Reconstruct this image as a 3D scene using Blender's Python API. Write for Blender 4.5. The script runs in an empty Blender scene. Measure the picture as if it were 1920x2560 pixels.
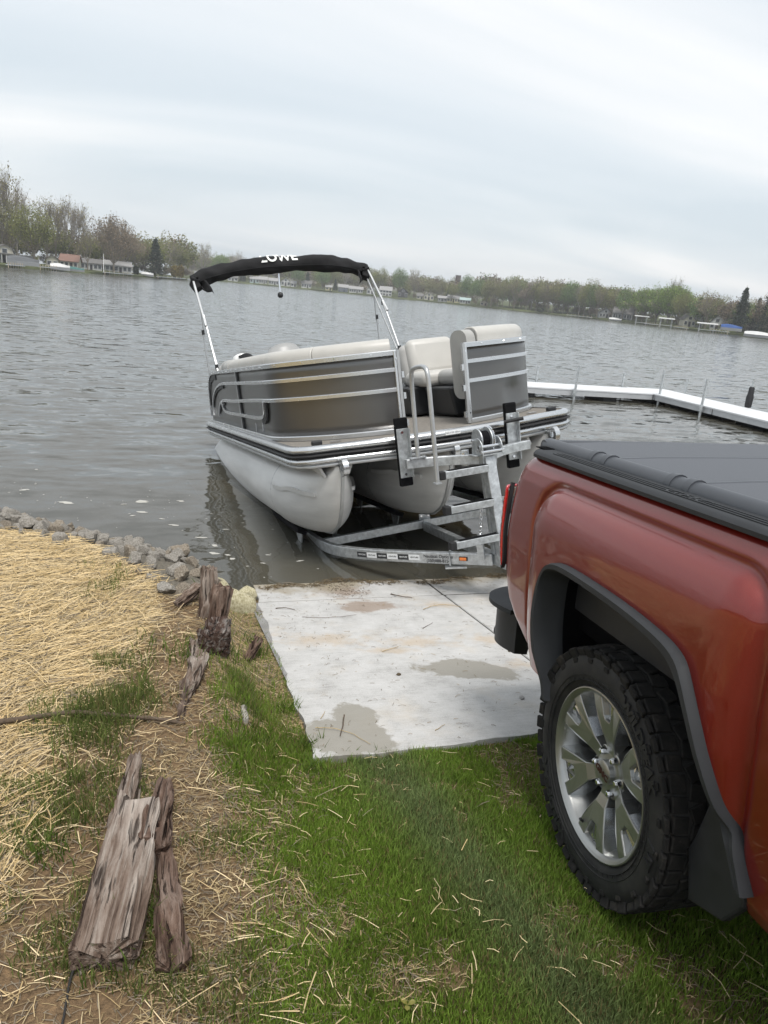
import bpy, math, random
import numpy as np
from mathutils import Matrix, Vector, noise as mnoise

random.seed(7)
rng = np.random.default_rng(7)
sc = bpy.context.scene
COL = sc.collection
rad = math.radians

# ------------------------------------------------------------------ camera
FPX, YAW, PITCH, ROLL = 1850.0, .3387, .2862, .0964       # photo 1920 x 2560
CAMZ = 2.11                                               # eye height above the lake level (z = 0)
def cam_axes():
    cy, sy = math.cos(YAW), math.sin(YAW)
    f = Vector((sy*math.cos(PITCH), cy*math.cos(PITCH), -math.sin(PITCH)))
    r = Vector((cy, -sy, 0)); u = r.cross(f)
    return (math.cos(ROLL)*r + math.sin(ROLL)*u, -math.sin(ROLL)*r + math.cos(ROLL)*u, f)
CR, CU, CF = cam_axes()
cd = bpy.data.cameras.new('camera'); cam = bpy.data.objects.new('camera', cd); COL.objects.link(cam)
cd.sensor_fit = 'VERTICAL'; cd.sensor_height = 24.0; cd.lens = FPX/2560*24.0
cd.clip_start = .05; cd.clip_end = 5000
m = Matrix.Identity(4)
for i, a in enumerate((CR, CU, -CF)):
    for j in range(3): m[j][i] = a[j]
m.translation = Vector((0, 0, CAMZ))
cam.matrix_world = m
sc.camera = cam

# ------------------------------------------------------------------ sky and sun
SUN_EL, SUN_AZ = rad(66), rad(188)
w = bpy.data.worlds.new('World'); sc.world = w; w.use_nodes = True
nt = w.node_tree; N = nt.nodes; L = nt.links
for n in list(N): N.remove(n)
out = N.new('ShaderNodeOutputWorld'); bg = N.new('ShaderNodeBackground')
sky = N.new('ShaderNodeTexSky'); sky.sky_type = 'NISHITA'; sky.sun_disc = False
sky.sun_elevation = SUN_EL; sky.sun_rotation = SUN_AZ; sky.air_density = 1.2; sky.dust_density = 3.0
tc = N.new('ShaderNodeTexCoord')
sep = N.new('ShaderNodeSeparateXYZ'); L.new(tc.outputs['Generated'], sep.inputs[0])
absz = N.new('ShaderNodeMath'); absz.operation = 'ABSOLUTE'; L.new(sep.outputs['Z'], absz.inputs[0])
zz = N.new('ShaderNodeMath'); zz.operation = 'ADD'; zz.inputs[1].default_value = .16; L.new(absz.outputs[0], zz.inputs[0])
dx = N.new('ShaderNodeMath'); dx.operation = 'DIVIDE'; L.new(sep.outputs['X'], dx.inputs[0]); L.new(zz.outputs[0], dx.inputs[1])
dy = N.new('ShaderNodeMath'); dy.operation = 'DIVIDE'; L.new(sep.outputs['Y'], dy.inputs[0]); L.new(zz.outputs[0], dy.inputs[1])
cmb = N.new('ShaderNodeCombineXYZ'); L.new(dx.outputs[0], cmb.inputs[0]); L.new(dy.outputs[0], cmb.inputs[1])
mp = N.new('ShaderNodeMapping'); mp.inputs['Rotation'].default_value = (0, 0, rad(-34)); mp.inputs['Scale'].default_value = (.42, 1.0, 1); mp.inputs['Location'].default_value = (3.1, 1.7, 0)
L.new(cmb.outputs[0], mp.inputs[0])
n1 = N.new('ShaderNodeTexNoise'); n1.inputs['Scale'].default_value = .75; n1.inputs['Detail'].default_value = 7; n1.inputs['Roughness'].default_value = .5; n1.inputs['Distortion'].default_value = .7
L.new(mp.outputs[0], n1.inputs[0])
cr = N.new('ShaderNodeValToRGB'); L.new(n1.outputs['Fac'], cr.inputs[0])
e = cr.color_ramp.elements; e[0].position = .36; e[0].color = (.316, .350, .376, 1); e[1].position = .66; e[1].color = (.466, .466, .466, 1)
e2 = cr.color_ramp.elements.new(.50); e2.color = (.370, .394, .412, 1)
e3 = cr.color_ramp.elements.new(.58); e3.color = (.415, .427, .435, 1)
skl = N.new('ShaderNodeVectorMath'); skl.operation = 'SCALE'; skl.inputs['Scale'].default_value = .065; L.new(sky.outputs[0], skl.inputs[0])
mix = N.new('ShaderNodeMix'); mix.data_type = 'RGBA'; mix.inputs['Factor'].default_value = .88
L.new(skl.outputs[0], mix.inputs['A']); L.new(cr.outputs[0], mix.inputs['B'])
L.new(mix.outputs['Result'], bg.inputs['Color']); bg.inputs['Strength'].default_value = 1.0
L.new(bg.outputs[0], out.inputs[0])

sl = bpy.data.lights.new('sun', 'SUN'); sl.energy = 1.5; sl.angle = rad(22); sl.color = (1, .965, .92)
so = bpy.data.objects.new('sun', sl); COL.objects.link(so)
sdir = Vector((math.sin(SUN_AZ)*math.cos(SUN_EL), math.cos(SUN_AZ)*math.cos(SUN_EL), math.sin(SUN_EL)))
so.rotation_euler = (-sdir).to_track_quat('-Z', 'Y').to_euler()

sc.view_settings.view_transform = 'Standard'; sc.view_settings.look = 'None'
sc.view_settings.exposure = 1.28; sc.view_settings.gamma = 1.0
try: sc.view_settings.use_curve_mapping = False
except Exception: pass
sc.cycles.max_bounces = 5; sc.cycles.diffuse_bounces = 2; sc.cycles.glossy_bounces = 3; sc.cycles.transmission_bounces = 3; sc.cycles.transparent_max_bounces = 6
sc.cycles.use_denoising = True; sc.cycles.volume_bounces = 0

# ------------------------------------------------------------------ materials
MATS = {}
def newmat(name):
    mt = bpy.data.materials.new(name); mt.use_nodes = True; MATS[name] = mt
    t = mt.node_tree; b = t.nodes['Principled BSDF']
    return mt, t, b
def setc(inp, c): inp.default_value = (c[0], c[1], c[2], 1)
def ramp(t, src, stops):
    r = t.nodes.new('ShaderNodeValToRGB'); t.links.new(src, r.inputs[0])
    el = r.color_ramp.elements
    el[0].position, el[1].position = stops[0][0], stops[-1][0]
    el[0].color = (*stops[0][1], 1); el[1].color = (*stops[-1][1], 1)
    for p, c in stops[1:-1]:
        q = el.new(p); q.color = (*c, 1)
    return r
def noise(t, scale, detail=5, rough=.55, vec=None, stretch=None, coord='Object', dist=0):
    n = t.nodes.new('ShaderNodeTexNoise'); n.inputs['Scale'].default_value = scale; n.inputs['Detail'].default_value = detail
    n.inputs['Roughness'].default_value = rough; n.inputs['Distortion'].default_value = dist
    if vec is None:
        c = t.nodes.new('ShaderNodeTexCoord'); vec = c.outputs[coord]
    if stretch:
        mpn = t.nodes.new('ShaderNodeMapping'); mpn.inputs['Scale'].default_value = stretch; t.links.new(vec, mpn.inputs[0]); vec = mpn.outputs[0]
    t.links.new(vec, n.inputs['Vector'])
    return n
def bump(t, b, src, strength, dist=.01, chain=None):
    n = t.nodes.new('ShaderNodeBump'); n.inputs['Strength'].default_value = strength; n.inputs['Distance'].default_value = dist
    t.links.new(src, n.inputs['Height'])
    if chain: t.links.new(chain.outputs[0], n.inputs['Normal'])
    if b: t.links.new(n.outputs[0], b.inputs['Normal'])
    return n
def mixc(t, fac, a, b, mode='MIX'):
    n = t.nodes.new('ShaderNodeMix'); n.data_type = 'RGBA'; n.blend_type = mode
    for s, v in (('Factor', fac), ('A', a), ('B', b)):
        i = n.inputs[s]
        if isinstance(v, (int, float)): i.default_value = v
        elif isinstance(v, tuple): i.default_value = (*v, 1)
        else: t.links.new(v, i)
    return n.outputs['Result']
def math_n(t, op, a, b=None, clamp=False):
    n = t.nodes.new('ShaderNodeMath'); n.operation = op; n.use_clamp = clamp
    for i, v in enumerate((a, b)):
        if v is None: continue
        if isinstance(v, (int, float)): n.inputs[i].default_value = v
        else: t.links.new(v, n.inputs[i])
    return n.outputs[0]
def mat(name, col, rough=.5, metal=0.0, var=.15, scale=12, bmp=0, bscale=120, bdist=.002, coat=0, spec=.5, stretch=None, rvar=.1, col2=None, stops=None):
    mt, t, b = newmat(name)
    n = noise(t, scale, 6, .6, stretch=stretch)
    c2 = col2 if col2 else tuple(min(1, c*(1+var)) for c in col)
    c1 = col if col2 else tuple(c*(1-var) for c in col)
    r = ramp(t, n.outputs['Fac'], stops if stops else [(.3, c1), (.7, c2)])
    t.links.new(r.outputs[0], b.inputs['Base Color'])
    rr = t.nodes.new('ShaderNodeMapRange'); rr.inputs['To Min'].default_value = max(.02, rough-rvar); rr.inputs['To Max'].default_value = min(1, rough+rvar)
    t.links.new(n.outputs['Fac'], rr.inputs['Value']); t.links.new(rr.outputs[0], b.inputs['Roughness'])
    b.inputs['Metallic'].default_value = metal; b.inputs['Coat Weight'].default_value = coat; b.inputs['Coat Roughness'].default_value = .03
    b.inputs['Specular IOR Level'].default_value = spec
    if bmp:
        n2 = noise(t, bscale, 4, .6, stretch=stretch); bump(t, b, n2.outputs['Fac'], bmp, bdist)
    return mt
def attr_mat(name, base, rough=.8, bmp=0, trans=0.0):
    """colour varies piece by piece through a colour attribute called tint"""
    mt, t, b = newmat(name)
    a = t.nodes.new('ShaderNodeAttribute'); a.attribute_name = 'tint'
    t.links.new(mixc(t, 1.0, base, a.outputs['Color'], 'MULTIPLY'), b.inputs['Base Color'])
    b.inputs['Roughness'].default_value = rough; b.inputs['Specular IOR Level'].default_value = .3
    if trans:
        b.inputs['Subsurface Weight'].default_value = 0
        tr = t.nodes.new('ShaderNodeBsdfTranslucent'); t.links.new(b.inputs['Base Color'].links[0].from_socket, tr.inputs['Color'])
        mx = t.nodes.new('ShaderNodeMixShader'); mx.inputs[0].default_value = trans
        o = t.nodes['Material Output']; t.links.new(b.outputs[0], mx.inputs[1]); t.links.new(tr.outputs[0], mx.inputs[2]); t.links.new(mx.outputs[0], o.inputs[0])
    return mt

# ------------------------------------------------------------------ mesh helpers
def unit(v):
    v = np.asarray(v, float); n = np.linalg.norm(v); return v/n if n else v
class MB:
    def __init__(s): s.v = []; s.f = []
    def add(s, vs, fs):
        o = len(s.v); s.v += [tuple(map(float, p)) for p in vs]; s.f += [tuple(i+o for i in f) for f in fs]; return s
    def box(s, c, size, rot=None):
        hx, hy, hz = size[0]/2, size[1]/2, size[2]/2
        vs = [Vector((x*hx, y*hy, z*hz)) for x in (-1, 1) for y in (-1, 1) for z in (-1, 1)]
        if rot is not None:
            R = rot if isinstance(rot, Matrix) else (Matrix.Rotation(rot[2], 3, 'Z') @ Matrix.Rotation(rot[1], 3, 'Y') @ Matrix.Rotation(rot[0], 3, 'X'))
            vs = [R @ p for p in vs]
        return s.add([p + Vector(c) for p in vs], [(0,1,3,2),(4,6,7,5),(0,4,5,1),(2,3,7,6),(0,2,6,4),(1,5,7,3)])
    def bar(s, a, b, w, h, up=(0,0,1)):
        """rectangular bar from a to b; w sideways, h along up"""
        return s.sweep([a, b], [(-w/2,-h/2),(w/2,-h/2),(w/2,h/2),(-w/2,h/2)], up)
    def sweep(s, path, prof, up=(0,0,1), cap=True, closed=False):
        P = np.asarray(path, float); n = len(P); prof = np.asarray(prof, float); mlen = len(prof)
        vs = []
        for i in range(n):
            if closed: a, b = P[i-1], P[(i+1) % n]
            else: a, b = P[max(i-1, 0)], P[min(i+1, n-1)]
            t = unit(b-a); u = np.asarray(up[i] if np.ndim(up) == 2 else up, float)
            sd = np.cross(t, u)
            if np.linalg.norm(sd) < 1e-6: sd = np.cross(t, (1, 0, 0))
            sd = unit(sd); uu = np.cross(sd, t)
            k = 1.0
            if 0 < i < n-1 or closed:
                t1 = unit(P[i]-P[i-1]); t2 = unit(P[(i+1) % n]-P[i]); c = max(.3, math.sqrt(max(0, (1+t1.dot(t2))/2))); k = 1/c
            # mitre only in the bend plane
            bend = np.zeros(3)
            if k > 1.0005:
                bend = unit(t2-t1)
            for q in prof:
                d = sd*q[0] + uu*q[1]
                if k > 1.0005: d = d + bend*(d.dot(bend))*(k-1)
                vs.append(P[i]+d)
        fs = []
        m_ = n if closed else n-1
        for i in range(m_):
            j = (i+1) % n
            for q in range(mlen):
                r = (q+1) % mlen
                fs.append((i*mlen+q, i*mlen+r, j*mlen+r, j*mlen+q))
        if cap and not closed:
            fs.append(tuple(range(mlen))[::-1]); fs.append(tuple((n-1)*mlen+q for q in range(mlen)))
        return s.add(vs, fs)
    def tube(s, path, r, n=8, up=(0.13,0.2,1), cap=True, closed=False):
        path = [tuple(p) for p in path]
        if np.ndim(r) == 0:
            return s.sweep(path, [(r*math.cos(2*math.pi*k/n), r*math.sin(2*math.pi*k/n)) for k in range(n)], up, cap, closed)
        P = np.asarray(path, float); vs = []; fs = []
        for i in range(len(P)):
            t = unit(P[min(i+1, len(P)-1)]-P[max(i-1, 0)]); sd = unit(np.cross(t, up)); uu = np.cross(sd, t)
            for k in range(n):
                a = 2*math.pi*k/n; vs.append(P[i]+r[i]*(math.cos(a)*sd+math.sin(a)*uu))
        for i in range(len(P)-1):
            for k in range(n): fs.append((i*n+k, i*n+(k+1) % n, (i+1)*n+(k+1) % n, (i+1)*n+k))
        if cap: fs.append(tuple(range(n))[::-1]); fs.append(tuple((len(P)-1)*n+k for k in range(n)))
        return s.add(vs, fs)
    def lathe(s, prof, n, axis='x', c=(0,0,0), closed=False):
        """prof: (along axis, radius)"""
        vs = []; fs = []; m_ = len(prof)
        for k in range(n):
            a = 2*math.pi*k/n; ca, sa = math.cos(a), math.sin(a)
            for h, r in prof:
                p = {'x': (h, r*ca, r*sa), 'y': (r*sa, h, r*ca), 'z': (r*ca, r*sa, h)}[axis]
                vs.append((p[0]+c[0], p[1]+c[1], p[2]+c[2]))
        for k in range(n):
            j = (k+1) % n
            for q in range(m_ if closed else m_-1):
                r = (q+1) % m_
                fs.append((k*m_+q, k*m_+r, j*m_+r, j*m_+q))
        return s.add(vs, fs)
    def cyl(s, a, b, r, n=12): return s.tube([a, b], r, n)
    def prism(s, poly, fn, d0, d1):
        """poly 2D points, fn(u,v,d) -> 3D"""
        n = len(poly)
        vs = [fn(u, v, d0) for u, v in poly] + [fn(u, v, d1) for u, v in poly]
        fs = [tuple(range(n))[::-1], tuple(range(n, 2*n))] + [(i, (i+1) % n, n+(i+1) % n, n+i) for i in range(n)]
        return s.add(vs, fs)
    def grid(s, nu, nv, fn):
        vs = [fn(i/(nu-1), j/(nv-1)) for i in range(nu) for j in range(nv)]
        return s.add(vs, [(i*nv+j, (i+1)*nv+j, (i+1)*nv+j+1, i*nv+j+1) for i in range(nu-1) for j in range(nv-1)])
    def build(s, name, material, parent=None, smooth=None, bevel=0, seg=2, solid=0, fix=True):
        me = bpy.data.meshes.new(name); me.from_pydata(s.v, [], s.f); me.update()
        return finish(name, me, material, parent, smooth, bevel, seg, solid, fix)
def finish(name, me, material, parent=None, smooth=None, bevel=0, seg=2, solid=0, fix=True):
    if fix:
        import bmesh
        bm = bmesh.new(); bm.from_mesh(me); bmesh.ops.recalc_face_normals(bm, faces=bm.faces); bm.to_mesh(me); bm.free()
    me.materials.append(MATS[material] if isinstance(material, str) else material)
    if smooth is not None:
        me.polygons.foreach_set('use_smooth', [True]*len(me.polygons))
        me.set_sharp_from_angle(angle=rad(smooth))
    o = bpy.data.objects.new(name, me); COL.objects.link(o)
    if parent is not None: o.parent = parent
    if solid:
        md = o.modifiers.new('solid', 'SOLIDIFY'); md.thickness = solid; md.offset = 0
    if bevel:
        md = o.modifiers.new('bevel', 'BEVEL'); md.width = bevel; md.segments = seg; md.limit_method = 'ANGLE'; md.angle_limit = rad(35)
    return o
def np_mesh(name, V, F, material, parent=None, tint=None, smooth=False, link=True):
    """V (n,3); F (m,k) all same size; tint (n,3) per vertex"""
    V = np.asarray(V, np.float32); F = np.asarray(F, np.int32)
    me = bpy.data.meshes.new(name); me.vertices.add(len(V)); me.vertices.foreach_set('co', V.ravel())
    k = F.shape[1]; me.loops.add(F.size); me.loops.foreach_set('vertex_index', F.ravel())
    me.polygons.add(len(F)); me.polygons.foreach_set('loop_start', np.arange(0, F.size, k, dtype=np.int32))
    me.update(calc_edges=True); me.validate()
    if tint is not None:
        ca = me.color_attributes.new('tint', 'FLOAT_COLOR', 'POINT')
        ca.data.foreach_set('color', np.c_[tint, np.ones(len(tint))].astype(np.float32).ravel())
    me.polygons.foreach_set('use_smooth', [bool(smooth)]*len(me.polygons))
    me.materials.append(MATS[material] if isinstance(material, str) else material)
    if not link: return me
    o = bpy.data.objects.new(name, me); COL.objects.link(o)
    if parent is not None: o.parent = parent
    return o
def empty(name, loc=(0,0,0), rz=0, M=None, parent=None):
    o = bpy.data.objects.new(name, None); COL.objects.link(o); o.empty_display_size = .2
    if M is not None: o.matrix_world = M
    else: o.location = loc; o.rotation_euler = (0, 0, rz)
    if parent: o.parent = parent
    return o
def tag(o, label=None, cat=None, group=None, kind=None):
    if label: o['label'] = label
    if cat: o['category'] = cat
    if group: o['group'] = group
    if kind: o['kind'] = kind
    return o
def copy_tree(o, parent=None):
    c = o.copy(); COL.objects.link(c)
    if parent is not None: c.parent = parent
    for ch in list(o.children): copy_tree(ch, c)
    return c
def chaikin(P, it=2, closed=False):
    P = np.asarray(P, float)
    for _ in range(it):
        Q = []
        n = len(P); rngs = range(n if closed else n-1)
        if not closed: Q.append(P[0])
        for i in rngs:
            a, b = P[i], P[(i+1) % n]; Q += [a*.75+b*.25, a*.25+b*.75]
        if not closed: Q.append(P[-1])
        P = np.array(Q)
    return P
def resample(P, n):
    P = np.asarray(P, float); d = np.r_[0, np.cumsum(np.linalg.norm(np.diff(P, axis=0), axis=1))]
    s = np.linspace(0, d[-1], n)
    return np.array([[np.interp(t, d, P[:, k]) for k in range(P.shape[1])] for t in s])
def text_geo(txt, size=1.0, align='CENTER', extrude=0.0, bold=0.0, res=3, shear=0, sx=1.0):
    cu = bpy.data.curves.new('txt', 'FONT'); cu.body = txt; cu.size = size; cu.align_x = align; cu.align_y = 'CENTER'
    cu.extrude = extrude; cu.offset = bold; cu.resolution_u = res; cu.shear = shear
    o = bpy.data.objects.new('txt', cu); COL.objects.link(o)
    dg = bpy.context.evaluated_depsgraph_get(); dg.update()
    me = bpy.data.meshes.new_from_object(o.evaluated_get(dg))
    V = [(v.co.x*sx, v.co.y, v.co.z) for v in me.vertices]; F = [tuple(p.vertices) for p in me.polygons]
    bpy.data.objects.remove(o); bpy.data.curves.remove(cu); bpy.data.meshes.remove(me)
    return V, F
def smoothstep(a, b, x):
    t = np.clip((np.asarray(x, float)-a)/(b-a), 0, 1); return t*t*(3-2*t)
# value noise for the ground (vectorised)
_perm = np.random.default_rng(3).random((256, 256))
def vnoise(x, y, s=1.0, o=0):
    x = np.asarray(x, float)*s+o*17.3+1000; y = np.asarray(y, float)*s+o*9.7+1000
    xi = np.floor(x).astype(int); yi = np.floor(y).astype(int); fx = x-xi; fy = y-yi
    fx = fx*fx*(3-2*fx); fy = fy*fy*(3-2*fy)
    g = lambda i, j: _perm[i % 256, j % 256]
    return (g(xi, yi)*(1-fx)+g(xi+1, yi)*fx)*(1-fy)+(g(xi, yi+1)*(1-fx)+g(xi+1, yi+1)*fx)*fy
def fbm(x, y, s=1.0, o=0, n=4):
    r = 0; a = .5; t = 0
    for k in range(n): r = r+a*vnoise(x, y, s*2**k, o+k); t += a; a *= .5
    return r/t
# direction helpers for things on the far shore
def bearing(px):
    """horizontal unit vector towards image column px on the horizon"""
    py = 733+.0965*(px-960)
    d = CF + CR*((px-960)/FPX) - CU*((py-1280)/FPX)
    return Vector((d.x, d.y, 0)).normalized()
def far(px, dist, z=0.0):
    b = bearing(px); return Vector((b.x*dist, b.y*dist, z))
def mpp(px, dist):
    """metres per photo pixel at that distance"""
    b = bearing(px); return dist*b.dot(CF)/FPX

# ------------------------------------------------------------------ material library
mat('galvanized', (.50,.52,.53), .42, .75, .28, 26, .15, 60, .001, rvar=.14)
mat('aluminium', (.60,.61,.62), .26, .88, .03, 6, stretch=(1,1,1), rvar=.06)
mat('aluminium_dull', (.46,.47,.475), .42, .7, .10, 9, .1, 40, .001)
mat('chrome', (.75,.76,.78), .12, 1.0, .06, 5, rvar=.05)
mat('pontoon_metal', (.66,.66,.65), .44, .35, .12, 4, .12, 18, .002, stretch=(1,.25,2), rvar=.10)
mat('panel_metal', (.155,.152,.148), .30, .85, .06, 1.2, .12, 2.2, .004, stretch=(1,1,.6), rvar=.04)
mat('vinyl_cream', (.44,.428,.40), .42, 0, .05, 6, .25, 420, .0008)
mat('vinyl_grey', (.33,.325,.31), .45, 0, .08, 8, .25, 380, .0008)
mat('vinyl_black', (.018,.019,.021), .5, 0, .2, 10, .2, 300, .0008)
mat('canvas_black', (.012,.012,.013), .78, 0, .35, 14, .5, 34, .004, spec=.25)
mat('carpet_grey', (.20,.185,.165), .95, 0, .18, 30, .5, 500, .002, spec=.1)
mat('bunk_carpet', (.008,.008,.009), .96, 0, .3, 40, .4, 400, .002, spec=.1)
mat('rubber_black', (.016,.016,.017), .62, 0, .3, 20, .15, 90, .001, spec=.35)
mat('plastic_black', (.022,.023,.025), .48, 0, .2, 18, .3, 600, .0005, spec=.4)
mat('plastic_grey', (.030,.032,.035), .66, 0, .12, 9, .35, 700, .0005, spec=.28)
mat('plastic_light_grey', (.30,.30,.295), .4, 0, .1, 6, spec=.5)
mat('white_paint', (.74,.74,.72), .4, 0, .06, 9, .1, 60, .001)
mat('white_gel', (.80,.80,.79), .25, 0, .04, 5)
mat('print_black', (.02,.02,.022), .6, 0, .1, 20)
mat('print_dark', (.075,.078,.085), .6, 0, .1, 20)
mat('decal_white', (.72,.73,.73), .45, 0, .04, 30)
mat('decal_black', (.03,.031,.034), .45, 0, .1, 30)
mat('amber_lens', (.75,.18,.01), .15, 0, .2, 60, coat=1)
mat('dock_panel', (.56,.57,.58), .55, 0, .05, 3, .25, 30, .002)
mat('dock_frame', (.42,.43,.44), .5, .3, .08, 4)
mat('liner_black', (.004,.004,.0045), .95, 0, .3, 12, .3, 60, .003, spec=.05)
mat('tonneau_vinyl', (.072,.077,.088), .55, 0, .10, 240, .4, 900, .0006, spec=.45)
mat('roller_vinyl', (.048,.052,.060), .42, 0, .08, 8, .15, 500, .0005, spec=.5)
mat('rim_silver', (.37,.372,.36), .33, .85, .08, 10, .08, 260, .0004, rvar=.05)
mat('rim_bright', (.60,.61,.62), .16, .95, .05, 9, rvar=.04)
mat('brake_dark', (.035,.033,.030), .7, .4, .4, 14)
mat('lens_dark', (.02,.02,.02), .2, 0, .1, 10)
mat('foam', (.40,.39,.355), .7, 0, .08, 40, .5, 120, .004)
mat('rope_dark', (.02,.019,.018), .8, 0, .3, 60)
mat('twig_brown', (.085,.06,.04), .9, 0, .35, 60, .4, 200, .002)
mat('twig_tan', (.36,.27,.14), .85, 0, .25, 60)
mat('pebble', (.30,.29,.28), .85, 0, .3, 40, .4, 120, .003)
mat('leaf_yellow', (.15,.14,.025), .6, 0, .25, 30)
mat('weed', (.075,.055,.03), .9, 0, .45, 40)
mat('glass_dark', (.035,.04,.045), .08, 0, .2, .6, spec=.6)
mat('boat_white', (.50,.50,.49), .4, 0, .06, 3)
mat('gate_grey', (.42,.43,.44), .45, .3, .08, 8)

# red metallic paint with clear coat
mt, t, b = newmat('red_paint')
n = noise(t, 900, 2, .5); r = ramp(t, n.outputs['Fac'], [(.35, (.150,.0082,.0042)), (.7, (.210,.0140,.0066))])
d1 = noise(t, 3.2, 6, .6); dm = ramp(t, d1.outputs['Fac'], [(.52, (0,0,0)), (.80, (1,1,1))])
t.links.new(mixc(t, math_n(t, 'MULTIPLY', dm.outputs[0], .03), r.outputs[0], (.27,.20,.15)), b.inputs['Base Color'])
b.inputs['Metallic'].default_value = .35; b.inputs['Roughness'].default_value = .34
b.inputs['Coat Weight'].default_value = 1.0; b.inputs['Coat Roughness'].default_value = .035
# red lens
mt, t, b = newmat('red_lens')
n = noise(t, 60, 2, .5, stretch=(1,1,14)); r = ramp(t, n.outputs['Fac'], [(.35, (.30,.004,.008)), (.7, (.62,.012,.022))])
t.links.new(r.outputs[0], b.inputs['Base Color']); b.inputs['Roughness'].default_value = .12; b.inputs['Coat Weight'].default_value = 1
# tyre: black rubber with dust and mud in the tread
mt, t, b = newmat('tyre_rubber')
n = noise(t, 9, 7, .65); r = ramp(t, n.outputs['Fac'], [(.42, (.013,.013,.0135)), (.66, (.030,.029,.027)), (.82, (.075,.066,.055))])
t.links.new(r.outputs[0], b.inputs['Base Color']); b.inputs['Roughness'].default_value = .72; b.inputs['Specular IOR Level'].default_value = .35
n2 = noise(t, 120, 4, .6); bump(t, b, n2.outputs['Fac'], .25, .0015)
mt, t, b = newmat('tyre_tread')
n = noise(t, 16, 7, .7); r = ramp(t, n.outputs['Fac'], [(.38, (.010,.010,.010)), (.58, (.022,.0205,.019)), (.74, (.060,.052,.043)), (.86, (.13,.11,.085))])
t.links.new(r.outputs[0], b.inputs['Base Color']); b.inputs['Roughness'].default_value = .88; b.inputs['Specular IOR Level'].default_value = .2
n2 = noise(t, 160, 4, .6); bump(t, b, n2.outputs['Fac'], .5, .002)
# weathered timbers: grain along local Y
def wood(name, dark, mid, light, gscale=1.0):
    mt, t, b = newmat(name)
    g = noise(t, 46*gscale, 6, .68, stretch=(1, .045, 1), dist=.5)
    big = noise(t, 6, 5, .6, stretch=(1, .5, 1)); crk = noise(t, 30*gscale, 3, .6, stretch=(1, .05, 1), dist=.9)
    s = math_n(t, 'ADD', math_n(t, 'MULTIPLY', g.outputs['Fac'], .62), math_n(t, 'MULTIPLY', big.outputs['Fac'], .50))
    r = ramp(t, s, [(.44, dark), (.55, mid), (.70, light)])
    ck = ramp(t, crk.outputs['Fac'], [(.36, (1,1,1)), (.43, (0,0,0))])
    pale = noise(t, 3.4, 4, .6, stretch=(1, .35, 1)); pm = ramp(t, pale.outputs['Fac'], [(.52, (0,0,0)), (.66, (1,1,1))])
    c = mixc(t, math_n(t, 'MULTIPLY', pm.outputs[0], .55), r.outputs[0], tuple(min(1, v*1.35+.05) for v in light))
    c = mixc(t, math_n(t, 'MULTIPLY', ck.outputs[0], .85), c, tuple(v*.45 for v in dark))
    t.links.new(c, b.inputs['Base Color']); b.inputs['Roughness'].default_value = .93; b.inputs['Specular IOR Level'].default_value = .15
    hh = math_n(t, 'SUBTRACT', g.outputs['Fac'], math_n(t, 'MULTIPLY', ck.outputs[0], .6)); bump(t, b, hh, 1.0, .016)
wood('timber_grey', (.055,.035,.026), (.17,.125,.098), (.34,.295,.255))
wood('timber_brown', (.045,.026,.019), (.135,.088,.066), (.25,.19,.155))
wood('timber_dark', (.024,.014,.011), (.07,.044,.034), (.27,.25,.23))
# rocks
def rockmat(name, a, bcol, c):
    mt, t, b = newmat(name)
    n = noise(t, 9, 8, .65); r = ramp(t, n.outputs['Fac'], [(.35, a), (.52, bcol), (.70, c)])
    t.links.new(r.outputs[0], b.inputs['Base Color']); b.inputs['Roughness'].default_value = .9; b.inputs['Specular IOR Level'].default_value = .2
    n2 = noise(t, 42, 6, .65); bump(t, b, n2.outputs['Fac'], .6, .012)
rockmat('rock_grey', (.13,.118,.100), (.275,.255,.225), (.41,.385,.35))
rockmat('rock_tan', (.13,.105,.08), (.25,.215,.17), (.37,.335,.285))
rockmat('rock_cream', (.26,.23,.13), (.46,.42,.28), (.60,.56,.42))
attr_mat('grass_blades', (1,1,1), .75, trans=.42)
attr_mat('straw_stems', (1,1,1), .7)
attr_mat('twig_debris', (1,1,1), .9)

# ground: tint attribute holds what covers the soil, noise gives grain
mt, t, b = newmat('ground_soil')
a = t.nodes.new('ShaderNodeAttribute'); a.attribute_name = 'tint'
n = noise(t, 60, 8, .7); r = ramp(t, n.outputs['Fac'], [(.3, (.45,.45,.45)), (.5, (.95,.95,.95)), (.72, (1.5,1.45,1.35))])
t.links.new(mixc(t, 1, a.outputs['Color'], r.outputs[0], 'MULTIPLY'), b.inputs['Base Color']); b.inputs['Roughness'].default_value = .95; b.inputs['Specular IOR Level'].default_value = .15
n2 = noise(t, 130, 6, .7); bump(t, b, n2.outputs['Fac'], .9, .012)

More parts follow.
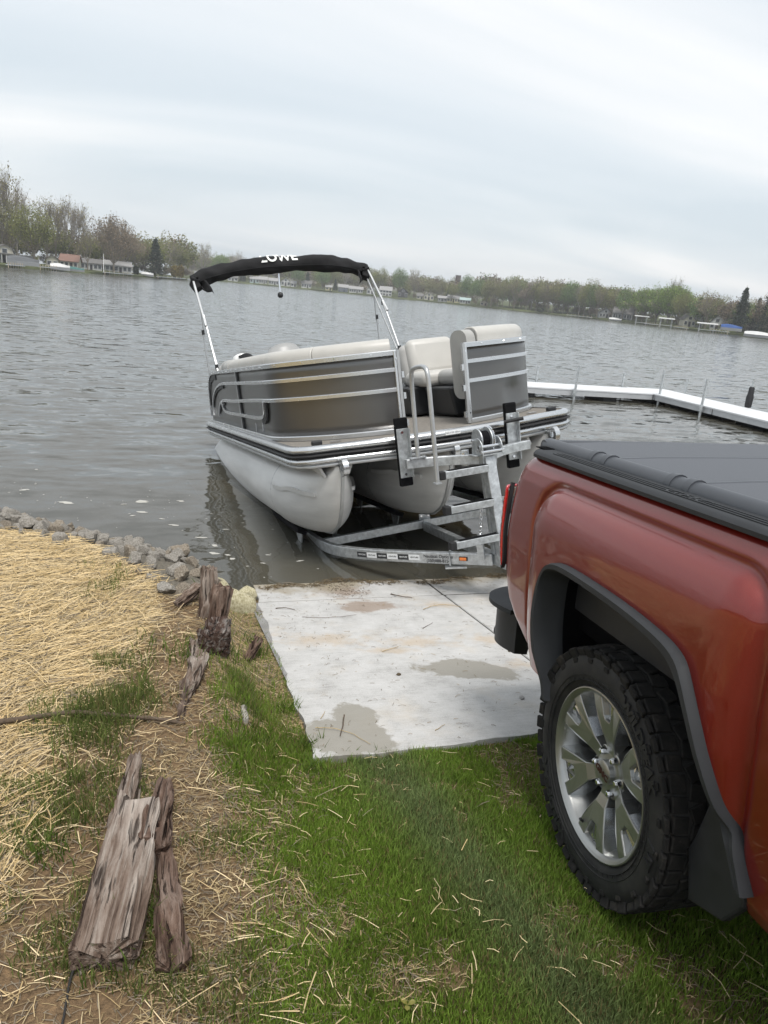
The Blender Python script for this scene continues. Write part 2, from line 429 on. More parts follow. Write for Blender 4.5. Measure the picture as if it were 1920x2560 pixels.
# broomed concrete with damp patches, mud and sand
mt, t, b = newmat('concrete')
tcn = t.nodes.new('ShaderNodeTexCoord'); ob = tcn.outputs['Object']
def blob(cx, cy, rx, ry, rot=0, amt=.9, nscale=5.0, soft=.10, sd=0):
    """noisy ellipse on the slab, 1 inside"""
    mpn = t.nodes.new('ShaderNodeMapping'); mpn.vector_type = 'TEXTURE'
    s_ = -1.64965/(.27-.08*(cy-1.685)-2.11+.11*cy); cx, cy = cx*s_, cy*s_
    mpn.inputs['Location'].default_value = (cx, cy, 0); mpn.inputs['Rotation'].default_value = (0, 0, rot); mpn.inputs['Scale'].default_value = (rx, ry, 1)
    t.links.new(ob, mpn.inputs[0])
    fl = t.nodes.new('ShaderNodeVectorMath'); fl.operation = 'MULTIPLY'; fl.inputs[1].default_value = (1, 1, 0); t.links.new(mpn.outputs[0], fl.inputs[0])
    ln = t.nodes.new('ShaderNodeVectorMath'); ln.operation = 'LENGTH'; t.links.new(fl.outputs[0], ln.inputs[0])
    nn = noise(t, nscale, 4, .68, stretch=(1, 1, 0.001))
    off = nn.inputs['Vector'].links[0].from_node; off.inputs['Location'].default_value = (sd*3.1, sd*1.7, 0)
    v = math_n(t, 'ADD', ln.outputs['Value'], math_n(t, 'MULTIPLY', math_n(t, 'SUBTRACT', nn.outputs['Fac'], .5), amt*2))
    mr = t.nodes.new('ShaderNodeMapRange'); mr.inputs['From Min'].default_value = 1+soft; mr.inputs['From Max'].default_value = 1-soft; t.links.new(v, mr.inputs['Value'])
    return mr.outputs[0]
base = noise(t, 7, 5, .65); grain = noise(t, 190, 2, .7); streak = noise(t, 140, 3, .65, stretch=(.05, 1, 1))
v = math_n(t, 'ADD', math_n(t, 'MULTIPLY', base.outputs['Fac'], .42), math_n(t, 'ADD', math_n(t, 'MULTIPLY', grain.outputs['Fac'], .32), math_n(t, 'MULTIPLY', streak.outputs['Fac'], .26)))
r = ramp(t, v, [(.33, (.25,.244,.232)), (.47, (.41,.405,.393)), (.64, (.50,.495,.485))])
c = r.outputs[0]
sandn = noise(t, 2.6, 6, .65); sand = ramp(t, sandn.outputs['Fac'], [(.54, (0,0,0)), (.72, (1,1,1))])
c = mixc(t, math_n(t, 'MULTIPLY', sand.outputs[0], .30), c, (.44,.36,.25))
spn = noise(t, 95, 2, .5); spk = ramp(t, spn.outputs['Fac'], [(.70, (0,0,0)), (.74, (1,1,1))])
c = mixc(t, math_n(t, 'MULTIPLY', spk.outputs[0], .4), c, (.16,.13,.10))
wet = math_n(t, 'MAXIMUM', blob(1.76, 3.36, .28, .14, -.35, .75, 4.5, .07, 1), math_n(t, 'MAXIMUM', blob(.90, 2.76, .25, .18, -.5, .8, 5, .07, 2), blob(1.0, 2.95, .13, .12, 0, .7, 6, .07, 3)))
c = mixc(t, math_n(t, 'MULTIPLY', wet, .80), c, (.225,.21,.175))
mud = math_n(t, 'MAXIMUM', math_n(t, 'MAXIMUM', blob(1.50, 4.45, .17, .13, .2, 1.5, 6, .25, 4), blob(1.42, 4.80, .17, .20, .3, 1.5, 6, .3, 5)), blob(1.62, 4.42, .13, .06, 0, 1.3, 8, .25, 6))
c = mixc(t, math_n(t, 'MULTIPLY', mud, .62), c, (.20,.13,.078))
for k, (x, y, rx, ry) in enumerate(((1.64,3.78,.16,.05),(2.1,3.75,.14,.05),(1.40,3.68,.13,.03),(2.12,3.36,.09,.04),(1.05,3.9,.2,.06),(2.05,4.4,.1,.04))):
    c = mixc(t, math_n(t, 'MULTIPLY', blob(x, y, rx*1.1, ry*1.3, -.2, 2.2, 9, .6, 8+k), .38), c, (.40,.28,.15))
# silt and damp towards the waterline
sp = t.nodes.new('ShaderNodeSeparateXYZ'); t.links.new(ob, sp.inputs[0])
sn = noise(t, 2.2, 6, .65)
edge = math_n(t, 'ADD', sp.outputs['Y'], math_n(t, 'MULTIPLY', math_n(t, 'SUBTRACT', sn.outputs['Fac'], .5), .9))
mr = t.nodes.new('ShaderNodeMapRange'); mr.inputs['From Min'].default_value = 5.02; mr.inputs['From Max'].default_value = 5.24; t.links.new(edge, mr.inputs['Value'])
c = mixc(t, mr.outputs[0], c, (.27,.235,.175))
t.links.new(c, b.inputs['Base Color'])
rg = math_n(t, 'SUBTRACT', .88, math_n(t, 'MULTIPLY', math_n(t, 'MAXIMUM', wet, mr.outputs[0]), .22)); t.links.new(rg, b.inputs['Roughness'])
b.inputs['Specular IOR Level'].default_value = .25
hs = math_n(t, 'ADD', math_n(t, 'MULTIPLY', streak.outputs['Fac'], .7), math_n(t, 'MULTIPLY', grain.outputs['Fac'], .5)); bump(t, b, hs, .55, .004)

# lake water: clear-ish brown shallows, fresnel reflection of the sky, wind ripples
mt, t, b = newmat('water'); t.nodes.remove(b)
tcn = t.nodes.new('ShaderNodeTexCoord'); ob = tcn.outputs['Object']
def wav(scale, st, rot, det, rough=.5, dist=.3):
    mpn = t.nodes.new('ShaderNodeMapping'); mpn.inputs['Rotation'].default_value = (0, 0, rot); mpn.inputs['Scale'].default_value = st
    t.links.new(ob, mpn.inputs[0]); n = t.nodes.new('ShaderNodeTexNoise'); n.inputs['Scale'].default_value = scale; n.inputs['Detail'].default_value = det
    n.inputs['Roughness'].default_value = rough; n.inputs['Distortion'].default_value = dist; t.links.new(mpn.outputs[0], n.inputs['Vector']); return n.outputs['Fac']
def slope(scale, st, rot, det, amp):
    """random facet slopes, unfiltered with distance so far water keeps its chop"""
    mpn = t.nodes.new('ShaderNodeMapping'); mpn.inputs['Rotation'].default_value = (0, 0, rot); mpn.inputs['Scale'].default_value = st
    t.links.new(ob, mpn.inputs[0]); n = t.nodes.new('ShaderNodeTexNoise'); n.inputs['Scale'].default_value = scale; n.inputs['Detail'].default_value = det; n.inputs['Roughness'].default_value = .55; n.inputs['Distortion'].default_value = .4
    t.links.new(mpn.outputs[0], n.inputs['Vector'])
    s1 = t.nodes.new('ShaderNodeVectorMath'); s1.operation = 'SUBTRACT'; s1.inputs[1].default_value = (.5, .5, .5); t.links.new(n.outputs['Color'], s1.inputs[0])
    s2 = t.nodes.new('ShaderNodeVectorMath'); s2.operation = 'MULTIPLY'; s2.inputs[1].default_value = (amp*.45, amp, 0); t.links.new(s1.outputs[0], s2.inputs[0]); return s2.outputs[0]
# the lee of the bank and of the boat is calmer than open water
sx = t.nodes.new('ShaderNodeSeparateXYZ'); t.links.new(ob, sx.inputs[0])
calm = t.nodes.new('ShaderNodeMapRange'); calm.interpolation_type = 'SMOOTHSTEP'; calm.inputs['From Min'].default_value = 5.0; calm.inputs['From Max'].default_value = 12; calm.inputs['To Min'].default_value = .40; calm.inputs['To Max'].default_value = 1
t.links.new(sx.outputs['Y'], calm.inputs['Value'])
sa = t.nodes.new('ShaderNodeVectorMath'); t.links.new(slope(2.8, (.36, 1, 1), rad(-22), 3, .66), sa.inputs[0]); t.links.new(slope(9.0, (.5, 1, 1), rad(-12), 2, .34), sa.inputs[1])
sb = t.nodes.new('ShaderNodeVectorMath'); sb.operation = 'SCALE'; t.links.new(sa.outputs[0], sb.inputs[0]); t.links.new(calm.outputs[0], sb.inputs['Scale'])
sc3 = t.nodes.new('ShaderNodeVectorMath'); sc3.inputs[1].default_value = (-.015, -.045, 1); t.links.new(sb.outputs[0], sc3.inputs[0])
bn = t.nodes.new('ShaderNodeVectorMath'); bn.operation = 'NORMALIZE'; t.links.new(sc3.outputs[0], bn.inputs[0])
fr = t.nodes.new('ShaderNodeFresnel'); fr.inputs['IOR'].default_value = 1.6; t.links.new(bn.outputs[0], fr.inputs['Normal'])
gl = t.nodes.new('ShaderNodeBsdfGlossy'); gl.inputs['Roughness'].default_value = .04; t.links.new(bn.outputs[0], gl.inputs['Normal'])
gl.inputs['Color'].default_value = (.95,.96,.97,1)
df = t.nodes.new('ShaderNodeBsdfDiffuse'); setc(df.inputs['Color'], (.098,.096,.080)); t.links.new(bn.outputs[0], df.inputs['Normal'])
tr = t.nodes.new('ShaderNodeBsdfTransparent'); setc(tr.inputs['Color'], (.60,.54,.37))
mb = t.nodes.new('ShaderNodeMixShader'); mb.inputs[0].default_value = .42; t.links.new(df.outputs[0], mb.inputs[1]); t.links.new(tr.outputs[0], mb.inputs[2])
mx = t.nodes.new('ShaderNodeMixShader'); t.links.new(fr.outputs[0], mx.inputs[0]); t.links.new(mb.outputs[0], mx.inputs[1]); t.links.new(gl.outputs[0], mx.inputs[2])
t.links.new(mx.outputs[0], t.nodes['Material Output'].inputs[0])

# ------------------------------------------------------------------ ground, lake bed, ramp, water
SX = np.array([-400,-60,-20,-6,-3,-1.16,-.454,.037,.60,.80,.86, 4.55, 4.7,6,10,30,400.])
SY = np.array([ 120, 34, 17, 10.2,8.4,7.08,6.53,6.07,5.73,5.40,5.30,5.30,5.5,5.9,6.3,8,20.])
def shore_y(x): return np.interp(x, SX, SY)
WZ = -.12                                # lake level
def slab_z(y): y = np.asarray(y, float); return np.where(y < 5.30, .275-.11*(y-1.685), -.1227-.17*(y-5.30))
def rs(x, y):
    """move a survey point taken on a flatter grade to the true slab surface"""
    s = -1.64965/(.27-.08*(y-1.685)-2.11+.11*y); return x*s, y*s
def gz(x, y):
    x = np.asarray(x, float); y = np.asarray(y, float)
    pl = np.minimum(slab_z(y)-.028, .62)
    ts = shore_y(x)-y
    inl = np.maximum(np.minimum(pl+.05, .62), .255)
    bank = np.where(ts > 0, WZ+(inl-WZ)*smoothstep(-.12, 1.30, ts), np.maximum(-3.2, ts*.22+WZ+.008))
    wl = smoothstep(.34, .70, x)*(1-smoothstep(4.55, 5.2, x))
    z = bank*(1-wl)+np.where(y > 5.28, np.maximum(slab_z(y)-.10, -3.2), pl)*wl
    under = (x > .80+.045*(y-2.66)) & (x < 4.45) & (y > 2.73)
    z = np.where(under, np.maximum(slab_z(y)-.11, -3.2), z)
    near = np.exp(-((x-.5)**2+(y-3)**2)/60)
    return z+near*(fbm(x, y, 2.2, 1)-.5)*.03*np.where(under, 0, 1)+near*(fbm(x, y, 9, 5)-.5)*.018*np.where(under, 0, 1)
xs = np.unique(np.r_[np.linspace(-1200,-100,8), np.linspace(-100,-8,20), np.linspace(-8,-2.2,30), np.arange(-2.2,2.3,.028), np.arange(2.3,6,.08), np.linspace(6,40,20), np.linspace(40,1200,10)])
ys = np.unique(np.r_[np.linspace(-600,-30,8), np.linspace(-30,0,20), np.linspace(0,1,12), np.arange(1,6.9,.028), np.linspace(6.9,14,40), np.linspace(14,60,16), np.linspace(60,1400,10)])
X, Y = np.meshgrid(xs, ys, indexing='ij'); Z = gz(X, Y)
# straw / grass cover
def straw_y(x): return np.interp(x, [-8,-4,-.904,-.65,-.23,.10,.20,.30,.55,.8], [11.5,8.0,5.52,5.34,5.08,4.50,4.27,4.2,4.45,5.0])
EX = np.array([-1.2,-.62,-.36,-.31,-.20,-.22,-.10,.10,.19,.25,.25]); EY = np.array([.9,1.5,1.9,2.4,2.7,2.85,3.18,3.63,4.2,4.5,5.2])
def straw_d(x, y):
    """> 0 inside the strawed area (metres to its edge)"""
    return np.interp(y, EY, EX)-np.asarray(x, float)
def straw_cover(x, y):
    s = straw_d(x, y)+(fbm(x, y, 2.6, 11)-.5)*.36
    return smoothstep(-.06, .16, s)*(1-.55*smoothstep(.52, .66, fbm(x, y, 1.9, 21))*smoothstep(2.75, 2.3, y))
def lawn(x, y):
    x = np.asarray(x, float); y = np.asarray(y, float)
    g = smoothstep(.12, .36, x-np.interp(y, [0,1.6,2.4,3.2,4.2,5.0], [.02,.06,.12,.20,.30,.35])+(fbm(x, y, 3.2, 31)-.5)*.35)
    bare = smoothstep(.53, .66, fbm(x, y, 3.6, 41))*.75
    bare = np.maximum(bare, .62*smoothstep(3.0, 3.5, y))
    return np.clip(g*(1-bare), 0, 1)
sc_ = straw_cover(X, Y); lw = lawn(X, Y)
soil = np.array([.20,.135,.078]); thatch = np.array([.105,.092,.042]); strawc = np.array([.40,.29,.125]); mudc = np.array([.09,.075,.048]); stone = np.array([.16,.145,.12])
T = soil[None,None,:]*(.65+.6*fbm(X, Y, 7, 51))[..., None]
T = T*(1-lw[..., None])+thatch*lw[..., None]
T = T*(1-sc_[..., None])+strawc*sc_[..., None]
ts = shore_y(X)-Y
k = smoothstep(-.10, .10, Y-straw_y(X))[..., None]*(X < .75)[..., None]; T = T*(1-k)+stone*k
k = smoothstep(.0, -.35, ts)[..., None]; T = T*(1-k)+mudc*k
k = smoothstep(8, 20, np.hypot(X, Y-2))[..., None]*(ts > 0)[..., None]; T = T*(1-k)+np.array([.07,.10,.03])*k
idx = np.arange(X.size).reshape(X.shape)
F = np.stack([idx[:-1,:-1], idx[1:,:-1], idx[1:,1:], idx[:-1,1:]], -1).reshape(-1, 4)
g = np_mesh('ground', np.c_[X.ravel(), Y.ravel(), Z.ravel()], F, 'ground_soil', tint=T.reshape(-1, 3), smooth=True); tag(g, kind='structure')

# ramp: cast slabs with tooled joints between them
ramp_o = empty('boat_ramp'); tag(ramp_o, kind='structure')
cols = [(.735, 2.250, .026), (2.270, 3.35, .026), (3.37, 4.5, .026)]
rows = [(2.66, 4.838), (4.862, 5.30), (5.3005, 14.0)]
for (xa, xb, sk) in cols:
    for (ya, yb) in rows:
        mb_ = MB(); n_ = 60 if ya < 4 else (14 if ya < 5.2 else 4)
        yy = np.linspace(ya, yb, n_); top = slab_z(yy); th = .13
        jit = lambda y: (.008*math.sin(y*9)+.006*math.sin(y*23+1)+.006*mnoise.noise(Vector((y*30, 0, 0)))) if xa < 1 else 0
        jy = lambda x: (.012*math.sin(x*4)+.006*math.sin(x*17)+.008*mnoise.noise(Vector((x*26, 5, 0)))) if ya < 3 else 0
        vs = []; fs = []
        xg = np.linspace(xa, xb, 50 if ya < 3 else 9)
        for i, y in enumerate(yy):
            for q, x in enumerate(xg):
                xx = x+(jit(y)+.045*(y-2.66) if q == 0 and xa < 1 else 0)
                yv = y+(jy(x)*1 if i == 0 else 0)
                vs.append((xx, yv, slab_z(yv)))
        nx = len(xg)
        for i in range(n_-1):
            for q in range(nx-1): fs.append((i*nx+q, i*nx+q+1, (i+1)*nx+q+1, (i+1)*nx+q))
        bo = len(vs)
        rim = [q for q in range(nx)]+[i*nx+nx-1 for i in range(1, n_)]+[(n_-1)*nx+q for q in range(nx-2, -1, -1)]+[i*nx for i in range(n_-2, 0, -1)]
        for q in rim: vs.append((vs[q][0], vs[q][1], vs[q][2]-th))
        for a_ in range(len(rim)):
            b_ = (a_+1) % len(rim); fs.append((rim[b_], rim[a_], bo+a_, bo+b_))
        mb_.add(vs, fs); mb_.build('slab', 'concrete', ramp_o, smooth=30, bevel=.008, seg=2)

# joint filler, recessed between the slabs
mat('joint_dark', (.06,.056,.05), .95, 0, .3, 30, spec=.1)
for (xa, xb) in ((.87, 2.249), (2.271, 3.349), (3.371, 4.5)):
    q = MB(); q.add([(xa, 4.839, float(slab_z(4.839))-.007), (xb, 4.839, float(slab_z(4.839))-.007), (xb, 4.861, float(slab_z(4.861))-.007), (xa, 4.861, float(slab_z(4.861))-.007)], [(0,1,2,3)]); q.build('joint', 'joint_dark', ramp_o)
for xa in (2.251, 3.351):
    q = MB(); q.add([(xa, 2.67, float(slab_z(2.67))-.007), (xa+.018, 2.67, float(slab_z(2.67))-.007), (xa+.018, 5.299, float(slab_z(5.299))-.007), (xa, 5.299, float(slab_z(5.299))-.007)], [(0,1,2,3)]); q.build('joint', 'joint_dark', ramp_o)

# water sheet
xs2 = np.r_[np.linspace(-1500,-50,10), np.linspace(-40,40,30), np.linspace(50,1500,10)]; ys2 = np.r_[np.linspace(5.0,40,40), np.linspace(50,1500,20)]
X2, Y2 = np.meshgrid(xs2, ys2, indexing='ij'); id2 = np.arange(X2.size).reshape(X2.shape)
F2 = np.stack([id2[:-1,:-1], id2[1:,:-1], id2[1:,1:], id2[:-1,1:]], -1).reshape(-1, 4)
wa = np_mesh('lake_water', np.c_[X2.ravel(), Y2.ravel(), np.full(X2.size, WZ)], F2, 'water'); tag(wa, kind='structure')

# ------------------------------------------------------------------ pontoon boat (local: x across, y towards the stern, z up, deck top z = 0)
def frame(yaw, pitch, roll, T):
    cy, sy, cp, sp = math.cos(yaw), math.sin(yaw), math.cos(pitch), math.sin(pitch)
    Yv = Vector((sy*cp, cy*cp, -sp)); Xv = Vector((cy, -sy, 0)); Zv = Xv.cross(Yv)
    X2, Z2 = math.cos(roll)*Xv+math.sin(roll)*Zv, math.cos(roll)*Zv-math.sin(roll)*Xv
    m = Matrix.Identity(4)
    for i, a in enumerate((X2, Yv, Z2)):
        for j in range(3): m[j][i] = a[j]
    m.translation = Vector(T); return m
BM = frame(rad(-2.6), rad(8.3), rad(9.0), (2.404, 5.606, 1.088))
boat = empty('pontoon_boat', M=BM)
tag(boat, 'grey and silver pontoon boat with folded black bimini resting on its trailer', 'pontoon boat')

# deck outline
HB, STERN = 1.265, 4.75
front = [(x, -.245+.20*(abs(x)/1.05)**2.2) for x in np.linspace(-1.0, 1.0, 21)]
outl = [(-HB, STERN)] + [(-HB, y) for y in (3.5, 2.2, 1.0, .4, .16)] + [(-1.24, .03), (-1.15, -.045)] + front[1:-1] + [(1.15, -.045), (1.24, .03)] + [(HB, y) for y in (.16, .4, 1.0, 2.2, 3.5)] + [(HB, STERN)]
outl = np.array(outl)
mb = MB(); mb.prism([tuple(p) for p in outl], lambda u, v, d: (u, v, d), -.002, -.10); mb.build('deck', 'carpet_grey', boat)
path = [(p[0], p[1], 0) for p in outl]
def offp(P, d):
    P = np.asarray(P, float)[:, :2]; o = []
    for i in range(len(P)):
        t = unit(P[min(i+1, len(P)-1)]-P[max(i-1, 0)]); o.append(P[i]+d*np.array([-t[1], t[0]]))
    return np.array(o)
def strip(name, z0, z1, dep, matn, parent, rnd=True):
    n = 7; prof = [(dep*math.sin(math.pi*k/(n-1))**.7, z0+(z1-z0)*k/(n-1)) for k in range(n)] + [(-.025, z1), (-.025, z0)]
    q = MB(); q.sweep([(p[0], p[1], 0) for p in outl], prof, (0,0,1)); return q.build(name, matn, parent, smooth=50)
# outward is to the left of the travel direction stern-left -> bow -> stern-right
rr_ = strip('rub_rail', -.052, .012, .030, 'aluminium', boat)
strip('rub_insert', -.082, -.050, .034, 'rubber_black', rr_)
strip('lower_rail', -.138, -.080, .028, 'aluminium', rr_)
strip('skirt', -.165, -.136, .008, 'aluminium_dull', rr_)
mb = MB()
for y in np.arange(.25, 4.7, .41): mb.box((0, y, -.135), (2.38, .05, .07))
mb.build('cross_beams', 'aluminium_dull', boat)

# fence
def fence_plan(sg):
    P = [(.305, .085), (.50, .14), (.70, .235), (.88, .37), (1.02, .53), (1.13, .69), (1.195, .84), (1.21, 1.0), (1.21, 1.6), (1.21, 2.35), (1.21, 3.0), (1.21, 3.5), (1.21, 3.8), (1.21, 4.05), (1.21, 4.25), (1.21, 4.4), (1.21, 4.5), (1.21, 4.565)]
    if sg > 0: P = [(.275, .045), (.50, .11), (.73, .205), (.95, .33), (1.10, .45), (1.195, .56), (1.228, .69), (1.230, .86), (1.23, 1.2)]+[(1.22, p[1]) for p in P if p[1] > 1.5]
    P = chaikin(P, 2); P = resample(P, 150); P[:, 0] *= sg; return P
def ftop(y):
    y = np.asarray(y, float); return np.where(y < 3.7, .65, .65*np.sqrt(np.maximum(0, 1-(np.clip((y-3.7)/.87, 0, 1))**4)))
RP = [(-.016,-.016),(-.016,.010),(-.010,.016),(.010,.016),(.016,.010),(.016,-.016)]
def rail_at(P, zfn, name, parent, r=None, lim=None, off=0.012, matn='aluminium'):
    pts = []
    for p in P:
        if lim and not (lim[0] <= p[1] <= lim[1]): continue
        pts.append((p[0], p[1], float(zfn(p[1]))))
    # push outwards so the rail stands proud of the sheet
    pts = np.array(pts); o2 = offp(pts, -off if pts[0][0] > 0 else off) if len(pts) > 2 else pts
    pts[:, :2] = o2
    q = MB(); s_ = 1.0 if r is None else r
    q.sweep(pts, [(a*s_, b*s_) for a, b in RP], (0,0,1)); return q.build(name, matn, parent, smooth=35)
for sg, lab in ((-1, 'left'), (1, 'right')):
    P = fence_plan(sg)
    sheet = MB(); n = len(P)
    vs = []; fs = []
    for i, p in enumerate(P):
        h = max(.04, float(ftop(p[1])))
        for q in range(9): vs.append((p[0], p[1], .03+(h-.03)*q/8))
    for i in range(n-1):
        for q in range(8): fs.append((i*9+q, (i+1)*9+q, (i+1)*9+q+1, i*9+q+1))
    sheet.add(vs, fs); fo = sheet.build('fence_panel', 'panel_metal', boat, smooth=60, solid=.006)
    # dent at the foot of the bow panel
    if sg > 0:
        for v in fo.data.vertices:
            d = math.hypot(v.co.x-.86, (v.co.z-.20)*1.1)
            if v.co.y < .6 and d < .2: v.co.y += .03*(1-(d/.2)**2)**2; v.co.x -= .012*(1-(d/.2)**2)**2
    top = [(p[0], p[1], max(.03, float(ftop(p[1])))) for p in P]
    q = MB(); T3 = np.array(top); T3[:, :2] = offp(T3, .006*(-1 if sg > 0 else 1)); q.sweep(T3, [(a*1.15, b*1.25) for a, b in RP], (0,0,1)); q.build('top_rail', 'aluminium', fo, smooth=35)
    rail_at(P, lambda y: .022, 'bottom_rail', fo, 1.25)
    def z2(y): return .515 if y < 3.05 else max(.03, .03+.485*math.sqrt(max(0, 1-((y-3.05)/1.30)**2.6)))
    def z3(y): return .355-.035*smoothstep(1.0, 3.0, y) if y < 3.2 else max(.03, .03+.29*math.sqrt(max(0, 1-((y-3.2)/.66)**2.6)))
    rail_at(P, z2, 'middle_rail', fo, lim=(0, 4.35)); rail_at(P, z3, 'middle_rail', fo, lim=(0, 3.86))
    # end post at the gate, post at the corner seam
    q = MB(); q.box((sg*.315 if sg < 0 else .285, .075 if sg < 0 else .035, .335), (.038, .038, .66)); q.build('gate_post', 'aluminium', fo, bevel=.004)
    q = MB(); q.box((-.300 if sg < 0 else .27, .052 if sg < 0 else .012, .335), (.022, .012, .66)); q.build('post_trim', 'aluminium_dull', fo)
    for z in (.08, .30, .47): q = MB(); q.box((-.276 if sg < 0 else .246, .055 if sg < 0 else .015, z), (.02, .03, .05)); q.build('hinge', 'aluminium', fo)
    q = MB()
    for z in (.09, .60): q.cyl((-.315 if sg < 0 else .285, .048 if sg < 0 else .008, z), (-.315 if sg < 0 else .285, .056 if sg < 0 else .016, z), .008, 8)
    q.build('screws', 'chrome', fo)
    # screws along the top rail
    q = MB()
    for i in range(6, n-6, 9):
        p = P[i]; t_ = unit(P[i+1]-P[i-1]); nn = np.array([-t_[1], t_[0]])*(-1 if sg > 0 else 1)
        a = np.array([*(p+nn*.020), ftop(p[1])]); q.cyl(a, a+np.array([*(nn*.009), 0]), .007, 7)
    q.build('screws', 'chrome', fo)
    if sg < 0:
        # divider post and accent frame on the side nearest the bank
        q = MB(); q.box((-1.226, 2.30, .335), (.016, .035, .61)); q.build('divider_post', 'aluminium_dull', fo)
        q = MB(); q.box((-1.222, 2.245, .335), (.016, .055, .60)); q.build('divider_post', 'plastic_grey', fo)
        A = chaikin([(1.03, .345), (1.05, .24), (1.12, .20), (1.40, .186), (2.3, .188), (3.34, .180), (3.46, .30)], 2)
        q = MB(); q.sweep([(-1.228, a, b_) for a, b_ in A], RP, (1,0,0)); q.build('accent_frame', 'aluminium', fo, smooth=35)
        A = chaikin([(.985, .345), (1.0, .23), (1.08, .175), (1.2, .165)], 2)  # thin black strips offset alongside the accent frame and rail curves
        q = MB(); q.sweep([(-1.222, a, b_) for a, b_ in A], [(-.03,-.012),(.03,-.012),(.03,.006),(-.03,.006)], (1,0,0)); q.build('dark_strip', 'plastic_black', fo, smooth=35)
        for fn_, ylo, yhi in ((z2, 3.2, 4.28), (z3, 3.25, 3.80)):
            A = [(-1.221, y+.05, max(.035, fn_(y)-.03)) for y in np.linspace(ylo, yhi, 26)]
            q = MB(); q.sweep(A, [(-.028,-.008),(.028,-.008),(.028,.006),(-.028,.006)], (1,0,0)); q.build('dark_strip', 'plastic_black', fo, smooth=35)
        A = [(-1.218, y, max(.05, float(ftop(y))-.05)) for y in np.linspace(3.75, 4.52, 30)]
        q = MB(); q.sweep(A, [(-.04,-.006),(.04,-.006),(.04,.006),(-.04,.006)], (1,0,0)); q.build('dark_strip', 'plastic_black', fo, smooth=35)
        q = MB()
        for y, z in ((1.62, .085), (1.30, .10)): q.sweep([(-1.216, y, z-.04), (-1.216, y-.02, z+.045)], [(-.012,-.003),(.012,-.003),(.012,.003),(-.012,.003)], (1,0,0))
        q.build('scratches', 'chrome', fo)
# toe boards / gaps under the panels
q = MB()
for x, y in ((-.9, .42), (-.6, .22), (.42, .10), (.80, .34), (1.1, .68)): q.box((x, y-.015, .012), (.05, .02, .022))
q.build('fence_feet', 'aluminium', boat)

# cleats on the bow corners
for x in (-1.06, 1.10):
    q = MB(); q.box((x, .05, .020), (.085, .05, .040)); c = q.build('cleat', 'plastic_black', boat, bevel=.012, seg=3)
    q = MB(); q.box((x-.17*np.sign(x), .10, .006), (.09, .03, .010)); q.build('deck_plate', 'chrome', c)

# seats
def inset(sg, d, y0, y1):
    P = fence_plan(sg); O = offp(P, d*(1 if sg > 0 else -1)); return np.array([o for o, p in zip(O, P) if y0 <= p[1] <= y1])
def rprof(w_, z0, z1, r, n=5):
    o = []
    for cx, cz, a0 in ((w_/2-r, z1-r, 0), (-w_/2+r, z1-r, 90), (-w_/2+r, z0+r, 180), (w_/2-r, z0+r, 270)):
        for k in range(n+1): a = rad(a0+90*k/n); o.append((cx+r*math.cos(a), cz+r*math.sin(a)))
    return o
def cushion_run(sg, d, y0, y1, wd, z0, z1, name, matn, parent, r=.07, cuts=1, cut_names=None):
    P = resample(inset(sg, d, y0, y1), 12*cuts+1); res = []
    for k in range(cuts):
        seg_ = P[k*12:(k+1)*12+1].copy()
        if k < cuts-1: seg_[-1] = seg_[-1]*.97+seg_[-2]*.03
        q = MB(); q.sweep([(p[0], p[1], 0) for p in seg_], rprof(wd, z0, z1, r), (0,0,1)); res.append(q.build(name, matn, parent, smooth=60, bevel=.008, seg=2))
    return res
seat = MB(); seat.box((-.86, 2.0, .17), (.45, 1.7, .30)); so_ = seat.build('seat_base', 'vinyl_black', boat, bevel=.02)
cushion_run(-1, .115, .088, 2.95, .17, .22, .765, 'seat_back', 'vinyl_cream', boat, .075, 5)
cushion_run(-1, .115, 2.96, 3.30, .19, .22, .755, 'seat_back_end', 'vinyl_grey', boat, .075, 1)
q = MB(); q.sweep([(p[0], p[1], 0) for p in resample(inset(-1, .40, .62, 2.9), 20)], rprof(.44, .30, .44, .05), (0,0,1)); q.build('seat_cushion', 'vinyl_cream', boat, smooth=60)
# right bow lounge: back along the panel, seat, chaise back facing forward
cushion_run(1, .115, .095, .86, .19, .22, .795, 'seat_back', 'vinyl_cream', boat, .08, 1)
P = inset(1, .115, .06, .095); q = MB(); q.sweep([(p[0], p[1], 0) for p in resample(P, 5)], rprof(.205, .20, .775, .085), (0,0,1)); q.build('seat_back_end', 'vinyl_grey', boat, smooth=60)
cushion_run(1, .115, .95, 2.2, .17, .22, .74, 'seat_back', 'vinyl_cream', boat, .07, 2)
def rbox(name, c, s, matn, parent, bev=.05, rot=None, seg=4):
    q = MB(); q.box(c, s, rot); return q.build(name, matn, parent, smooth=55, bevel=bev, seg=seg)
rbox('seat_cushion', (.78, .78, .365), (.56, .62, .15), 'vinyl_grey', boat, .06)
rbox('seat_cushion', (.71, 1.30, .365), (.72, .50, .15), 'vinyl_cream', boat, .06)
rbox('chaise_back', (.69, 1.60, .565), (.52, .17, .40), 'vinyl_cream', boat, .075, (rad(-14), 0, 0))
rbox('chaise_trim', (.665, 1.665, .50), (.58, .16, .44), 'vinyl_grey', boat, .075, (rad(-14), 0, 0))
q = MB(); q.prism([(.46, .02), (1.1, .02), (1.1, .29), (.40, .29)], lambda u, v, d: (u, d, v), .62, 1.18); q.build('seat_base', 'vinyl_black', boat, bevel=.02)
q = MB(); q.prism([(.30, .02), (1.1, .02), (1.1, .30), (.24, .30)], lambda u, v, d: (u, d, v), 1.24, 2.3); q.build('seat_base', 'vinyl_black', boat, bevel=.02)
rbox('seat_cushion', (-.72, 3.95, .36), (.70, .55, .16), 'vinyl_grey', boat, .06)
